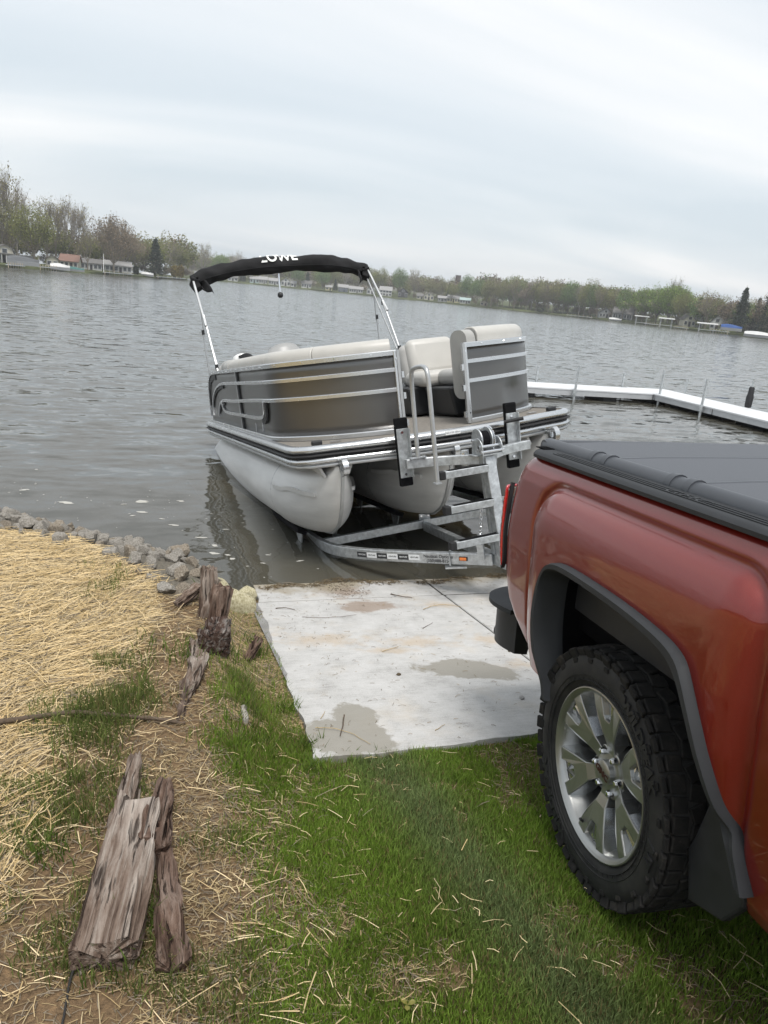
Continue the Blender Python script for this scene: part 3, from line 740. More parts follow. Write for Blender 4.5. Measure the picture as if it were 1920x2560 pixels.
rbox('stern_seat_back', (-1.0, 3.78, .62), (.24, .34, .32), 'vinyl_grey', boat, .09)
rbox('stern_seat_back', (-1.0, 4.14, .59), (.24, .34, .30), 'vinyl_grey', boat, .09)
q = MB(); q.box((-.72, 4.0, .16), (.72, .7, .28)); q.build('seat_base', 'vinyl_black', boat, bevel=.02)
# helm console with a grey wraparound screen
q = MB(); q.box((-.42, 3.25, .34), (.62, .42, .66)); con = q.build('helm_console', 'plastic_light_grey', boat, bevel=.05, seg=3)
q = MB(); q.grid(17, 5, lambda u, v: (-.45+.27*math.cos(math.pi*u)*(1-.25*v), 3.20-.16*math.sin(math.pi*u)+.12*v, .70+.20*v*math.sin(math.pi*min(max(u, .02), .98))**.55)); q.build('windscreen', 'plastic_light_grey', con, smooth=60, solid=.012)
q = MB()
for u in np.linspace(.12, .88, 6): q.cyl((-.45+.27*math.cos(math.pi*u), 3.19-.16*math.sin(math.pi*u), .715), (-.45+.27*math.cos(math.pi*u), 3.165-.16*math.sin(math.pi*u), .715), .010, 6)
q.build('screen_bolts', 'rubber_black', con)
# outboard
q = MB()
q.sweep([(-.02, 5.02, .0), (-.02, 5.02, .30), (-.02, 5.03, .45), (-.02, 5.05, .55)], [(.19*math.cos(a), .24*math.sin(a)) for a in np.linspace(0, 2*math.pi, 15)[:-1]], (0,1,0)); ob_ = q.build('outboard_cowl', 'white_gel', boat, smooth=60, bevel=.05, seg=4)
q = MB(); q.box((-.02, 5.0, -.45), (.13, .20, 1.0)); q.build('outboard_leg', 'plastic_black', ob_, bevel=.03)
# white stern pod with black grab handle behind the seats
q = MB(); q.sweep([(-.72, 4.60, .30), (-.72, 4.60, .68), (-.72, 4.62, .77), (-.72, 4.64, .805)], [(.115*math.cos(a), .13*math.sin(a)) for a in np.linspace(0, 2*math.pi, 15)[:-1]], (0,1,0)); pod = q.build('stern_pod', 'white_gel', boat, smooth=60, bevel=.03, seg=3)
q = MB(); q.sweep(chaikin([(-.76, 4.50, .80), (-.67, 4.48, .83), (-.61, 4.46, .80), (-.595, 4.44, .66)], 2), [(-.035,-.018),(.035,-.018),(.035,.018),(-.035,.018)], (0,1,0)); q.build('grab_handle', 'plastic_black', pod, smooth=50)

# bimini: folded in its boot, on aluminium legs
bim = empty('bimini_top', parent=boat)
def bleg(a, b_, r, name='leg', matn='aluminium_dull'):
    q = MB(); q.bar(a, b_, r*1.5, r*2, (0, 1, .2)); return q.build(name, matn, bim, bevel=.004)
for sg in (-1, 1):
    x = 1.20*sg
    bleg((x, 3.63, .66), (x, 4.10, 1.36), .014); bleg((x+.010*sg, 3.98, 1.22), (x, 4.62, 1.90), .017)
    bleg((x-.02*sg, 3.70, .70), (x-.02*sg, 4.55, 1.72), .011)
    bleg((x, 4.36, .62), (x, 4.38, 1.20), .013); bleg((x-.012*sg, 4.38, 1.12), (x-.01*sg, 4.36, 1.56), .010)
    q = MB(); q.box((x, 3.66, .71), (.035, .04, .07)); q.box((x, 4.10, 1.33), (.03, .035, .05)); q.box((x, 4.375, 1.17), (.034, .034, .06)); q.box((x, 3.60, .655), (.05, .06, .02)); q.build('leg_bracket', 'plastic_black', bim, bevel=.005)
def boot_c(u):
    """centre of the boot, u in -1..1"""
    return np.array([1.20*u, 4.64-.03*(1-u*u), 1.985-.135*abs(u)**3.2-.02*u*u])
def boot_p(u, a, ex=0):
    c = boot_c(u); endk = 1-.22*abs(u)**6
    wr = .012*math.sin(31*u+3*math.sin(a))*abs(u)**2+.010*math.sin(9*u+a*2)+.012*mnoise.noise(Vector((u*9, math.cos(a)*1.3, math.sin(a)*1.3)))
    r = (.095+wr)*endk+ex
    t_ = unit(boot_c(min(u+.01, 1))-boot_c(max(u-.01, -1))); up = unit(np.cross(t_, (0, 1, 0))*-1)
    if up[2] < 0: up = -up
    sag = -.018 if math.sin(a) < 0 else 0
    return c+up*(math.sin(a)*r*1.02+sag)+np.array([0, 1, 0])*(math.cos(a)*r*1.05)
q = MB(); nu = 91; nv = 26
vs = [boot_p(-1+2*i/(nu-1), 2*math.pi*j/nv) for i in range(nu) for j in range(nv)]
fs = [(i*nv+j, (i+1)*nv+j, (i+1)*nv+(j+1) % nv, i*nv+(j+1) % nv) for i in range(nu-1) for j in range(nv)] + [tuple(range(nv)), tuple((nu-1)*nv+j for j in range(nv))]
q.add(vs, fs); boot = q.build('boot', 'canvas_black', bim, smooth=70)
q = MB(); q.tube([boot_p(u, rad(196), .003) for u in np.linspace(-.97, .97, 60)], .006, 5); q.build('seam', 'canvas_black', boot, smooth=60)
for sg in (-1, 1):        # hanging ends of the boot
    q = MB(); q.grid(7, 7, lambda u, v: tuple(np.array([sg*(1.20-.05-.16*u*(.6+.4*v)), 4.50+.16*math.sin(3*u+2*v), 1.87-.05*u-.20*v*(.55+.45*u)+.02*math.sin(9*u)]))); q.build('boot_flap', 'canvas_black', boot, smooth=60, solid=.02)
    q = MB(); q.sweep([(sg*1.16, 4.56, 1.87), (sg*1.19, 4.60, 1.80), (sg*1.15, 4.55, 1.71)], [(-.06,-.05),(.05,-.06),(.06,.045),(-.05,.055)], (0,1,0)); q.build('boot_flap', 'canvas_black', boot, smooth=60, bevel=.015)
V, F = text_geo('LOWE', .19, bold=.004, res=3, sx=1.12)
us = [p[0] for p in V]; wmax = max(us); q = MB()
q.add([boot_p((-.045+p[0]/wmax*.25)/1.20, rad(135)-p[1]/.10, .013) for p in V], F); q.build('lettering', 'white_paint', boot)
q = MB(); q.tube([(-.055, 4.60, 1.90), (-.075, 4.58, 1.60)], .012, 8); lp = q.build('light_pole', 'chrome', bim, smooth=50)
q = MB(); q.lathe([(-.04, .004), (-.035, .026), (-.01, .040), (.02, .036), (.035, .015), (.04, .003)], 12, 'z', (-.075, 4.58, 1.58)); q.build('pole_light', 'plastic_black', lp, smooth=50)

# pontoon tubes
R0, ZC = .335, -.50
def nose_y(z): return np.interp(z, [-.835, -.82, -.78, -.72, -.66, -.56, -.45, -.33, -.23, -.16], [1.0, .60, .33, .20, .105, .02, -.05, -.105, -.145, -.175])
def make_pontoon(xc):
    q = MB(); nv = 28; ysec = np.r_[np.linspace(0, 1, 22)]
    zs = ZC+R0*np.sin(np.linspace(-math.pi/2, math.pi/2, 25)); zs = np.clip(zs, -.835, -.165)
    vs = []; fs = []
    for sg in (-1, 1):
        o = len(vs)
        for i, s in enumerate(ysec):
            for z in zs:
                full = math.sqrt(max(0, R0**2-(z-ZC)**2)); ye = nose_y(z)
                s2 = s**1.6; y = ye+(1.05-ye)*s2
                if z > -.30: full = max(full, .10+.0*full)
                wd = full*math.sin(math.pi/2*min(1, s2))**.62
                vs.append((xc+sg*(wd+.004), y, z))
        nz = len(zs)
        for i in range(len(ysec)-1):
            for j in range(nz-1): fs.append((o+i*nz+j, o+(i+1)*nz+j, o+(i+1)*nz+j+1, o+i*nz+j+1))
    q.add(vs, fs)
    nose = q
    q2 = MB(); q2.lathe([(1.05, R0), (4.62, R0), (4.70, R0*.9), (4.72, .01)], 40, 'y', (xc, 0, ZC))
    body = q2.build('pontoon_tube', 'pontoon_metal', boat, smooth=40)
    nose.build('nose_cone', 'pontoon_metal', body, smooth=60)
    q3 = MB(); q3.lathe([(1.035, R0+.001), (1.04, R0+.004), (1.06, R0+.004), (1.065, R0+.001)], 40, 'y', (xc, 0, ZC)); q3.build('weld_ring', 'aluminium_dull', body, smooth=60)
    # keel edge round the nose
    kz = np.linspace(-.165, -.832, 26); q4 = MB(); q4.sweep([(xc, float(nose_y(z))-.008, z) for z in kz]+[(xc, 1.6, -.843)], [(-.010,-.012),(.010,-.012),(.010,.012),(-.010,.012)], (1,0,0)); q4.build('keel_strip', 'aluminium_dull', body, smooth=50)
    # towing eye
    q5 = MB(); ring = [(-.215+.045*math.cos(a), -.165+.048*math.sin(a)) for a in np.linspace(0, 2*math.pi, 20)[:-1]]
    q5.sweep([(xc, a, b_) for a, b_ in ring], [(-.018,-.022),(.018,-.022),(.018,.022),(-.018,.022)], (1,0,0), closed=True); q5.prism([(-.20,-.21), (-.10,-.30), (-.09,-.14), (-.19,-.12)], lambda u, v, d: (d, u, v), xc-.010, xc+.010)
    q5.build('towing_eye', 'aluminium', body, smooth=50)
    # splash fin on either side of the nose
    for sg in (-1, 1):
        q6 = MB(); pts = [(.12, -.385), (.48, -.318), (.90, -.380), (.90, -.412), (.12, -.408)]
        def sx(y, z):
            full = math.sqrt(max(0, R0**2-(z-ZC)**2)); ye = float(nose_y(z)); s2 = min(1, max(0, (y-ye)/(1.05-ye))); return full*math.sin(math.pi/2*s2)**.62
        q6.sweep([(xc+sg*(sx(y, -.40)+.010), y, -.40+.022*math.exp(-((y-.5)/.14)**2)) for y in np.linspace(.14, .90, 16)], [(-.016,-.016),(.016,-.016),(.016,.012),(-.016,.020)], (0,0,1)); q6.build('splash_fin', 'pontoon_metal', body, smooth=40)
    # bracket under the deck
    q7 = MB()
    for sg in (-1, 1): q7.box((xc+sg*.12, 2.35, -.20), (.02, 4.7, .12), (0, sg*rad(25), 0))
    q7.build('deck_bracket', 'pontoon_metal', body)
for xc in (-.94, 0.0, .94): make_pontoon(xc)
# bent tab under the bow and a small notice on the rail
q = MB(); q.box((.02, -.12, -.20), (.07, .10, .008), (rad(28), 0, 0)); q.build('bow_tab', 'aluminium', boat)
q = MB(); q.box((-.03, -.276, -.016), (.13, .004, .028)); nl = q.build('notice_label', 'decal_white', boat)
V, F = text_geo('NO STEP AREA', .018); q = MB(); q.add([(-.03+p[0], -.280, -.016+p[1]) for p in V], F); q.build('lettering', 'print_dark', nl)

# ------------------------------------------------------------------ trailer (same frame as the boat it carries)
trl = empty('boat_trailer', M=BM); tag(trl, 'galvanized boat trailer with stepped winch post under the pontoon boat', 'boat trailer')
ZR = -.945
rail = chaikin([(-.97, 4.7), (-.97, 2.4), (-.97, 1.25), (-.97, .75), (-.945, .44), (-.86, .21), (-.70, -.04), (-.42, -.375), (-.04, -.80)], 2)
rail = rail[::1]
RH, RW = .092, .05
def recp(w_, h): return [(-w_/2,-h/2),(w_/2,-h/2),(w_/2,h/2),(-w_/2,h/2)]
for sg in (1, -1):
    q = MB(); q.sweep([(p[0]*sg, p[1], ZR) for p in rail], recp(RW, RH)); fr_ = q.build('frame_rail', 'galvanized', trl, smooth=35, bevel=.006)
    if sg == 1: left_rail = fr_
q = MB(); q.bar((0, -.76, ZR), (0, -2.45, ZR), .075, .09); q.build('tongue', 'galvanized', trl, bevel=.006)
q = MB(); q.lathe([(-.10,.055),(.0,.06),(.06,.045),(.10,.03)], 14, 'y', (0, -2.50, ZR+.02)); q.box((0, -2.42, ZR+.03), (.09, .14, .08)); q.build('coupler', 'galvanized', trl, smooth=40)
q = MB(); q.bar((-.945, .64, ZR+.012), (.945, .64, ZR+.012), .055, .075); q.build('cross_member', 'galvanized', trl, bevel=.006)
for y in (1.9, 3.1, 4.2):
    q = MB(); q.bar((-.945, y, ZR-.01), (.945, y, ZR-.01), .05, .07); q.build('cross_member', 'galvanized', trl, bevel=.006)
q = MB(); q.bar((.03, .60, ZR-.006), (.0, -.80, ZR-.006), .055, .078); q.build('centre_beam', 'galvanized', trl, bevel=.006)
for x in (.05,):
    q = MB(); q.box((x, .655, ZR+.075), (.11, .012, .06)); q.box((x+.0, .606, ZR+.01), (.075, .012, .10))
    q.build('joint_plate', 'galvanized', trl, bevel=.003)
    q = MB()
    for dx_ in (-.035, .035): q.cyl((x+dx_, .642, ZR+.085), (x+dx_, .668, ZR+.085), .010, 8); q.cyl((x+dx_*.6, .592, ZR+.01), (x+dx_*.6, .612, ZR+.01), .010, 8)
    q.build('bolts', 'chrome', trl)
# bunks with carpet, under each tube
for xc in (-.94, 0, .94):
    for sg in (-1, 1):
        a = rad(27); x = xc+sg*math.sin(a)*(R0+.026); z = ZC-math.cos(a)*(R0+.026)
        q = MB(); q.box((x, 2.72, z), (.095, 3.95, .045), (0, -sg*a, 0)); bo_ = q.build('bunk', 'bunk_carpet', trl, bevel=.006)
        q = MB()
        for y in (.86, 1.9, 3.1):
            q.prism([(-.10, 0), (.10, 0), (.055, -.10), (-.04, -.10)], lambda u, v, d: (x+d, y+u, z-.024+v), -.006, .006)
            q.box((x+sg*.02, y, z-.125), (.07, .10, .008))
        q.build('bunk_bracket', 'galvanized', bo_)
# winch post, arms and guide boards
q = MB(); q.bar((0, -.90, -.93), (0, -.765, -.17), .085, .075, (0, 1, 0)); post = q.build('winch_post', 'galvanized', trl, bevel=.006)
q = MB(); q.bar((0, -.80, -.93), (0, -.72, -.28), .075, .05, (0, 1, 0)); q.build('post_brace', 'galvanized', post, bevel=.006)
for sg in (-1, 1):
    pth = chaikin([(sg*.535, -.47, -.178), (sg*.40, -.475, -.182), (sg*.22, -.52, -.19), (0, -.74, -.19)], 1)
    q = MB(); q.sweep(pth, recp(.05, .072)); q.build('guide_arm', 'galvanized', post, smooth=35, bevel=.005)
    x = sg*.50 if sg < 0 else .447
    gb = MB(); gb.box((x, -.355, -.10), (.105, .042, .525)); g_ = gb.build('guide_board', 'bunk_carpet', trl, bevel=.010, seg=3)
    q = MB(); q.box((x-.008, -.386, -.105), (.088, .010, .375)); q.box((x+.036, -.408, -.105), (.008, .05, .375)); q.build('board_bracket', 'galvanized', g_, bevel=.002)
    q = MB()
    for z in (.055, -.265): q.cyl((x-.012, -.392, z), (x-.012, -.402, z), .011, 8)
    q.build('bolts', 'chrome', g_)
q = MB(); q.box((-.09, -.575, -.185), (.05, .05, .12), (0, 0, rad(-45))); q.build('arm_plate', 'galvanized', post, bevel=.004)
q = MB()
for z in (-.155, -.205): q.cyl((-.115, -.607, z), (-.125, -.617, z), .014, 8)
q.build('bolts', 'chrome', post)
q = MB(); q.tube([(.36, -.41, .02), (.50, -.47, .035)], .014, 10); q.build('bow_roller', 'rubber_black', post, smooth=50)
q = MB(); q.box((.01, -.72, -.155), (.24, .10, .012)); q.box((.0, -.765, -.19), (.12, .06, .075)); q.build('winch_plate', 'galvanized', post, bevel=.003)
# winch: two cheek plates, drum, gear, shafts
wn = empty('winch', parent=trl)
for x in (-.075, .085):
    arc = [(-.745+.085*math.cos(a), -.10+.075*math.sin(a)) for a in np.linspace(rad(20), rad(170), 9)]
    q = MB(); q.prism([(-.66, -.15), *arc, (-.83, -.15)], lambda u, v, d: (d, u-.01, v), x-.004, x+.004); q.build('cheek_plate', 'galvanized', wn, bevel=.002)
q = MB(); q.box((.005, -.755, -.148), (.165, .16, .008)); q.build('base_plate', 'galvanized', wn)
for x, r in ((-.052, .082), (.030, .088)):
    q = MB(); q.lathe([(-.005, .0), (-.005, r), (.005, r), (.005, 0)], 32, 'x', (x, -.72, -.045)); q.build('drum_flange', 'galvanized', wn, smooth=40)
q = MB(); q.lathe([(-.035, 0), (-.035, .062), (.035, .062), (.035, 0)], 26, 'x', (-.011, -.72, -.045)); q.build('strap_roll', 'bunk_carpet', wn, smooth=40)
q = MB(); nt_ = 40
pr = []
for k in range(nt_*2): a = math.pi*k/nt_; r = .094 if k % 2 else .083; pr.append((r*math.cos(a), r*math.sin(a)))
q.prism(pr, lambda u, v, d: (d, -.72+u, -.045+v), .040, .052); q.build('gear_wheel', 'chrome', wn)
q = MB(); q.cyl((-.10, -.72, -.045), (.10, -.72, -.045), .010, 10); q.cyl((-.09, -.80, -.09), (.10, -.80, -.09), .013, 10); q.cyl((-.085, -.83, -.125), (.10, -.83, -.125), .010, 10); q.build('shafts', 'chrome', wn, smooth=50)
q = MB()
for u, v in ((-.79, -.11), (-.755, -.115)): q.cyl((-.084, u, v), (-.072, u, v), .012, 10)
q.build('shaft_nuts', 'aluminium_dull', wn)
# steps with rubber ends
for z, y in ((-.245, -.815), (-.495, -.855), (-.750, -.895)):
    q = MB(); q.bar((-.40, y, z), (-.035, y, z), .055, .055); st = q.build('step', 'galvanized', trl, bevel=.006)
    q = MB(); q.bar((-.435, y, z), (-.385, y, z), .062, .062); q.build('rubber_cap', 'rubber_black', st, bevel=.008)
    q = MB(); q.box((-.20, y, z+.0285), (.32, .05, .002)); q.build('grip_strip', 'bunk_carpet', st)
# hand rail from the guide arm to the lowest step side
hp = chaikin([(-.445, -.50, -.145), (-.440, -.50, .20), (-.440, -.505, .46), (-.445, -.545, .515), (-.450, -.66, .53), (-.455, -.80, .53), (-.458, -.845, .49), (-.458, -.85, .38), (-.460, -.852, .0), (-.462, -.852, -.285)], 2)
q = MB(); q.tube(hp, .0165, 12, (1, 0.1, 0)); hr = q.build('hand_rail', 'aluminium_dull', trl, smooth=50)
q = MB(); q.box((-.445, -.49, -.138), (.13, .055, .008)); q.build('rail_foot', 'galvanized', hr)
q = MB(); q.box((-.462, -.852, -.288), (.05, .05, .01)); q.build('rail_foot', 'galvanized', hr)
# safety chain: oval links
def link(c, ax, L_=.036, W_=.018, r=.0042):
    ax = np.array(ax, float); dn = np.array((0, .08, -1.)); dn = unit(dn); sd = unit(np.cross(dn, ax))
    P = []
    for k in range(12):
        a = 2*math.pi*k/12; P.append(np.array(c)+sd*W_*.5*math.cos(a)+dn*(L_*.5*math.sin(a)))
    return P
ch = empty('safety_chain', parent=trl)
for (x0, y0, z0, nL) in ((-.105, -.80, -.55, 9), (.05, -.77, -.21, 9)):
    for k in range(nL):
        q = MB(); q.tube(link((x0-.004*k, y0, z0-.028*k), (1, 0, 0) if k % 2 else (.2, 1, 0)), .0042, 6, closed=True); q.build('chain_link', 'chrome', ch, smooth=60)
q = MB(); q.bar((-.14, -.80, -.81), (-.13, -.79, -.93), .05, .03); q.build('chain_hook', 'galvanized', ch)
# jack foot bracket and u-bolt on the rail
seg = np.array([(-.42, -.375), (-.04, -.80)]); dr = unit(seg[1]-seg[0]); nrm = np.array([-dr[1], dr[0]])
if nrm[1] > 0: nrm = -nrm
def on_rail(s, off, z): p = seg[0]+dr*s+nrm*off; return (p[0], p[1], ZR+z)
q = MB(); q.tube([on_rail(.23, -.03, -.03), on_rail(.23, -.02, .055), on_rail(.23, .025, .062), on_rail(.23, .034, .03), on_rail(.23, .034, -.055)], .007, 8); q.build('u_bolt', 'galvanized', left_rail, smooth=50)
q = MB(); q.prism([(.17, -.03), (.30, -.05), (.36, -.01), (.20, .03)], lambda u, v, d: on_rail(u, .03+v, d), -.075, -.062); q.build('foot_plate', 'galvanized', left_rail)
q = MB(); q.prism([(.305, -.013), (.375, -.013), (.375, .020), (.305, .020)], lambda u, v, d: on_rail(u, d, v), .025, .032); sm_ = q.build('side_marker', 'plastic_black', left_rail, bevel=.002)
q = MB(); q.prism([(.313, -.008), (.367, -.008), (.367, .015), (.313, .015)], lambda u, v, d: on_rail(u, d, v), .032, .041); q.build('lens', 'amber_lens', sm_, bevel=.003)
# decals on the outer face of the curved rail
RL = resample(rail, 400); dcum = np.r_[0, np.cumsum(np.linalg.norm(np.diff(RL, axis=0), axis=1))]
tot = dcum[-1]
def rail_pt(s, z, off=RW/2+.0015):
    """s = metres back from the front end of the left rail"""
    d = tot-s; p = np.array([np.interp(d, dcum, RL[:, 0]), np.interp(d, dcum, RL[:, 1])]); p2 = np.array([np.interp(d+.01, dcum, RL[:, 0]), np.interp(d+.01, dcum, RL[:, 1])])
    t_ = unit(p2-p); nn = np.array([t_[1], -t_[0]])
    if nn[0] > 0 and nn[1] > 0: nn = -nn
    if nn[0] > .2: nn = -nn
    q_ = p+nn*off; return (q_[0], q_[1], ZR+z)
S_T = .44      # text centre
V, F = text_geo('Nautical Options', .036, bold=.0006); q = MB(); q.add([rail_pt(S_T-p[0], .014+p[1]) for p in V], F); q.build('lettering', 'print_black', left_rail)
V, F = text_geo('(330)888-8154', .034, bold=.0006); q = MB(); q.add([rail_pt(S_T-p[0], -.022+p[1]) for p in V], F); q.build('lettering', 'print_black', left_rail)
for k in range(6):
    s0 = .60+k*.098; mname = 'decal_white' if k % 2 == 0 else 'decal_black'
    q = MB(); q.grid(6, 2, lambda u, v: rail_pt(s0+u*.097, -.022+.044*v, RW/2+.001)); dd = q.build('decal', mname, left_rail)
    V, F = text_geo('VENTURE', .017, bold=.0003, shear=.2); q = MB(); q.add([rail_pt(s0+.0485-p[0], p[1], RW/2+.0022) for p in V], F); q.build('lettering', 'print_black' if k % 2 == 0 else 'decal_white', dd)

# ------------------------------------------------------------------ pickup (local: x inwards from the wheel face, y towards the tail, z up from the ground)
TM = frame(.0842, .0742, .0263, (1.4301, 1.692, .2686))
trk = empty('pickup_truck', M=TM); tag(trk, 'dark red pickup truck with grey tonneau cover backed up to the ramp', 'pickup truck')
XW = 2.0                                     # far side mirrors about x = 1.0
TZ = [.50,.54,.60,.717,.83,1.0,1.204,1.29,1.338]; TY = [.66,.735,.82,.955,.992,1.0,.958,.918,.885]
def tail_y(z): return np.interp(z, TZ, TY)
arch_o = [(.36,.50),(.409,.615),(.440,.69),(.448,.757),(.443,.83),(.428,.90),(.39,.985),(.344,1.025),(.257,1.045),(.049,1.046),(-.149,1.040),(-.32,1.024),(-.398,1.004),(-.435,.969),(-.494,.863),(-.535,.768),(-.58,.655),(-.620,.585),(-.645,.535),(-.668,.490)]
arch_i = [(.28,.50),(.334,.647),(.358,.72),(.370,.788),(.376,.86),(.380,.925),(.355,.955),(.31,.963),(.197,.962),(.06,.960),(-.10,.954),(-.211,.945),(-.30,.918),(-.33,.897),(-.385,.868),(-.428,.80),(-.462,.729),(-.525,.613),(-.572,.545),(-.612,.490)]
AO = resample(chaikin(arch_o, 2), 120); AI = resample(chaikin(arch_i, 2), 120); AI = AO*.30+AI*.70
def sd_round(y, z):
    """distance inside the raised wheel-arch panel, > 0 inside"""
    cy_, hw, top = .015, .625, 1.272
    r = .19 if y > cy_ else .13
    qx = abs(y-cy_)-(hw-r); qz = (z-(top-r))
    d = math.hypot(max(qx, 0), max(qz, 0))+min(max(qx, qz), 0)-r
    return -d
def side_x(y, z):
    base = np.interp(z, [.40,.46 if y < -.3 else .56,.66,.80,.95,1.10,1.24,1.285,1.32,1.338], [.075,.045,.022,.012,.008,.008,.014,.024,.045,.062])
    d = sd_round(y, z)
    g = 0.0
    if d > -.03:
        g += .016*math.exp(-((d-.010)/.018)**2)                       # valley round the panel
        if d > .012:
            u = min((d-.012)/.15, 1); g += -.051*(1-(1-u)**2.4)
            g += .020*u*0
    # below the crown the panel falls back towards the flare
    yt = float(tail_y(z)); dt = yt-y
    if dt < .16: g += .075*((.16-dt)/.16)**2.2
    return base+g
def in_poly(y, z, P):
    c = False; n = len(P)
    for i in range(n):
        a, b_ = P[i], P[i-1]
        if (a[1] > z) != (b_[1] > z) and y < (b_[0]-a[0])*(z-a[1])/(b_[1]-a[1])+a[0]: c = not c
    return c
hole = [tuple((AO[i]*.82+AI[i]*.18)) for i in range(120)]+[(-.60,.3),(.3,.3)]
nu, nv = 230, 120; FRONT = -1.12
vs = []; fs = []
for i in range(nu):
    for j in range(nv):
        ya = FRONT+(.95-FRONT)*i/(nu-1); z0 = .54-.13*float(smoothstep(-.25, -.5, ya)); z = z0+(1.338-z0)*j/(nv-1); yt = float(tail_y(z)); y = FRONT+(yt-FRONT)*i/(nu-1); vs.append((side_x(y, z), y, z))
ins = [in_poly(v[1], v[2], hole) for v in vs]
for i in range(nu-1):
    for j in range(nv-1):
        a, b_, c, d = i*nv+j, (i+1)*nv+j, (i+1)*nv+j+1, i*nv+j+1
        if not (ins[a] and ins[b_] and ins[c] and ins[d]): fs.append((a, b_, c, d))
q = MB(); q.add(vs, fs); bs = q.build('bed_side', 'red_paint', trk, smooth=80)
def mirror(o, name=None, parent=None):
    c = o.copy(); COL.objects.link(c); c.parent = parent if parent else o.parent
    c.scale = (-1, 1, 1); c.location = (XW, 0, 0); return c
mirror(bs)
# arch flare
def flare():
    q = MB(); vs = []; fs = []; secs = 8
    for i in range(120):
        o, n_ = AO[i], AI[i]; k = smoothstep(0, .08, i/119)*smoothstep(0, .05, 1-i/119)
        bx = side_x(min(o[0], .8), max(o[1], .55))
        pr = [(0, bx+.012), (0, bx-.020), (.10, bx-.030), (.42, bx-.028), (.52, bx-.020), (.90, .012), (1.0, .025), (1.0, .04)]
        for s, x in pr: p = o*(1-s)+n_*s; vs.append((x, p[0], p[1]))
    for i in range(119):
        for s in range(secs-1): fs.append((i*secs+s, (i+1)*secs+s, (i+1)*secs+s+1, i*secs+s+1))
    q.add(vs, fs); return q.build('arch_flare', 'plastic_grey', trk, smooth=38)
fl_ = flare(); mirror(fl_)
# wheel housing
q = MB(); pts = [p for p in AI]
vs = []; fs = []
for i, p in enumerate(pts):
    c = np.array([-.02, .55]); o = c+(p-c)*1.015
    vs += [(.036, o[0], o[1]), (.50, o[0], o[1])]
n_ = len(pts)
for i in range(n_-1): fs.append((2*i, 2*i+1, 2*i+3, 2*i+2))
fs.append(tuple(2*i+1 for i in range(n_)))
q.add(vs, fs); wl_ = q.build('wheel_liner', 'liner_black', trk); mirror(wl_)
# under-body
q = MB(); q.box((1.0, -1.3, .62), (1.2, 4.4, .16)); q.box((1.0, 0, .42), (1.6, .14, .14)); q.box((1.0, -.15, .80), (1.78, 2.2, .10)); q.build('chassis', 'liner_black', trk)
# bed walls, tailgate
q = MB(); q.box((.10, -.13, 1.08), (.03, 1.92, .5)); q.box((XW-.10, -.13, 1.08), (.03, 1.92, .5)); q.box((1.0, -1.08, 1.05), (1.8, .06, .55)); q.build('bed_inner', 'plastic_black', trk)
q = MB(); q.box((1.0, .895, 1.04), (1.74, .06, .56)); tg = q.build('tailgate', 'red_paint', trk, bevel=.02, seg=3, smooth=40)
q = MB(); q.box((1.0, .935, 1.15), (.26, .02, .07)); q.build('handle', 'plastic_black', tg, bevel=.006)
# rail cap
def cap():
    q = MB(); ys_ = np.r_[np.linspace(-1.12, .70, 30), np.linspace(.73, .905, 14)]
    vs = []; fs = []
    for y in ys_:
        k = max(0, (y-.70)/.205); xo = side_x(min(y, .80), 1.336)-.030+.11*k**3.0; dz = -.012*k**2
        pr = [(xo+.010, 1.334+dz), (xo, 1.338+dz), (xo-.001, 1.350+dz), (xo+.006, 1.359+dz), (xo+.018, 1.3635+dz), (.150, 1.366+dz), (.210, 1.366+dz), (.215, 1.330+dz)]
        vs += [(x, y, z) for x, z in pr]
    m_ = 8
    for i in range(len(ys_)-1):
        for j in range(m_-1): fs.append((i*m_+j, (i+1)*m_+j, (i+1)*m_+j+1, i*m_+j+1))
    fs.append(tuple((len(ys_)-1)*m_+j for j in range(m_)))
    q.add(vs, fs); return q.build('rail_cap', 'plastic_grey', trk, smooth=40)
cp_ = cap(); cq_ = mirror(cp_)
q = MB()
for xa in (.062, .080, .098): q.box((xa, -.23, 1.3655), (.0035, 1.75, .003))
q.build('grooves', 'plastic_black', cp_)
q = MB(); q.box((.105, .80, 1.3652), (.055, .075, .004)); q.build('stake_pocket', 'liner_black', cp_, bevel=.001)
V, F = text_geo('GMC', .060, extrude=.001, sx=1.5); q = MB(); q.add([(.078+p[1]*.9, -.16-p[0], 1.3665+p[2]) for p in V], F); q.build('embossing', 'plastic_black', cp_)
# tonneau cover: four vinyl panels, seams, rolled side edges
ton = empty('tonneau_cover', parent=trk)
pan = [(.86, .455), (.425, -.02), (-.05, -.50), (-.53, -1.05)]
for a, b_ in pan:
    q = MB(); q.grid(9, 5, lambda u, v: (.165+(XW-.33)*u, a+(b_-a)*v, 1.379+.012*math.sin(math.pi*u)**.5)); q.build('cover_panel', 'tonneau_vinyl', ton, smooth=60)
for y in (.44, -.035, -.515):
    q = MB(); q.grid(9, 4, lambda u, v: (.175+(XW-.35)*u, y+.018-.036*v, 1.376+.012*math.sin(math.pi*u)**.5+.006*math.sin(math.pi*v))); q.build('hinge_strip', 'roller_vinyl', ton, smooth=60)
    for sg, xr in ((1, .160), (-1, XW-.160)):
        for dy in (.045, -.045):
            q = MB(); q.sweep([(xr, y+dy-.016, 1.362), (xr, y+dy+.016, 1.362)], [(.038*math.cos(a_), .0395*math.sin(a_)) for a_ in np.linspace(-.25, math.pi+.25, 12)], (0,0,1)); q.build('end_fold', 'roller_vinyl', ton, smooth=50)
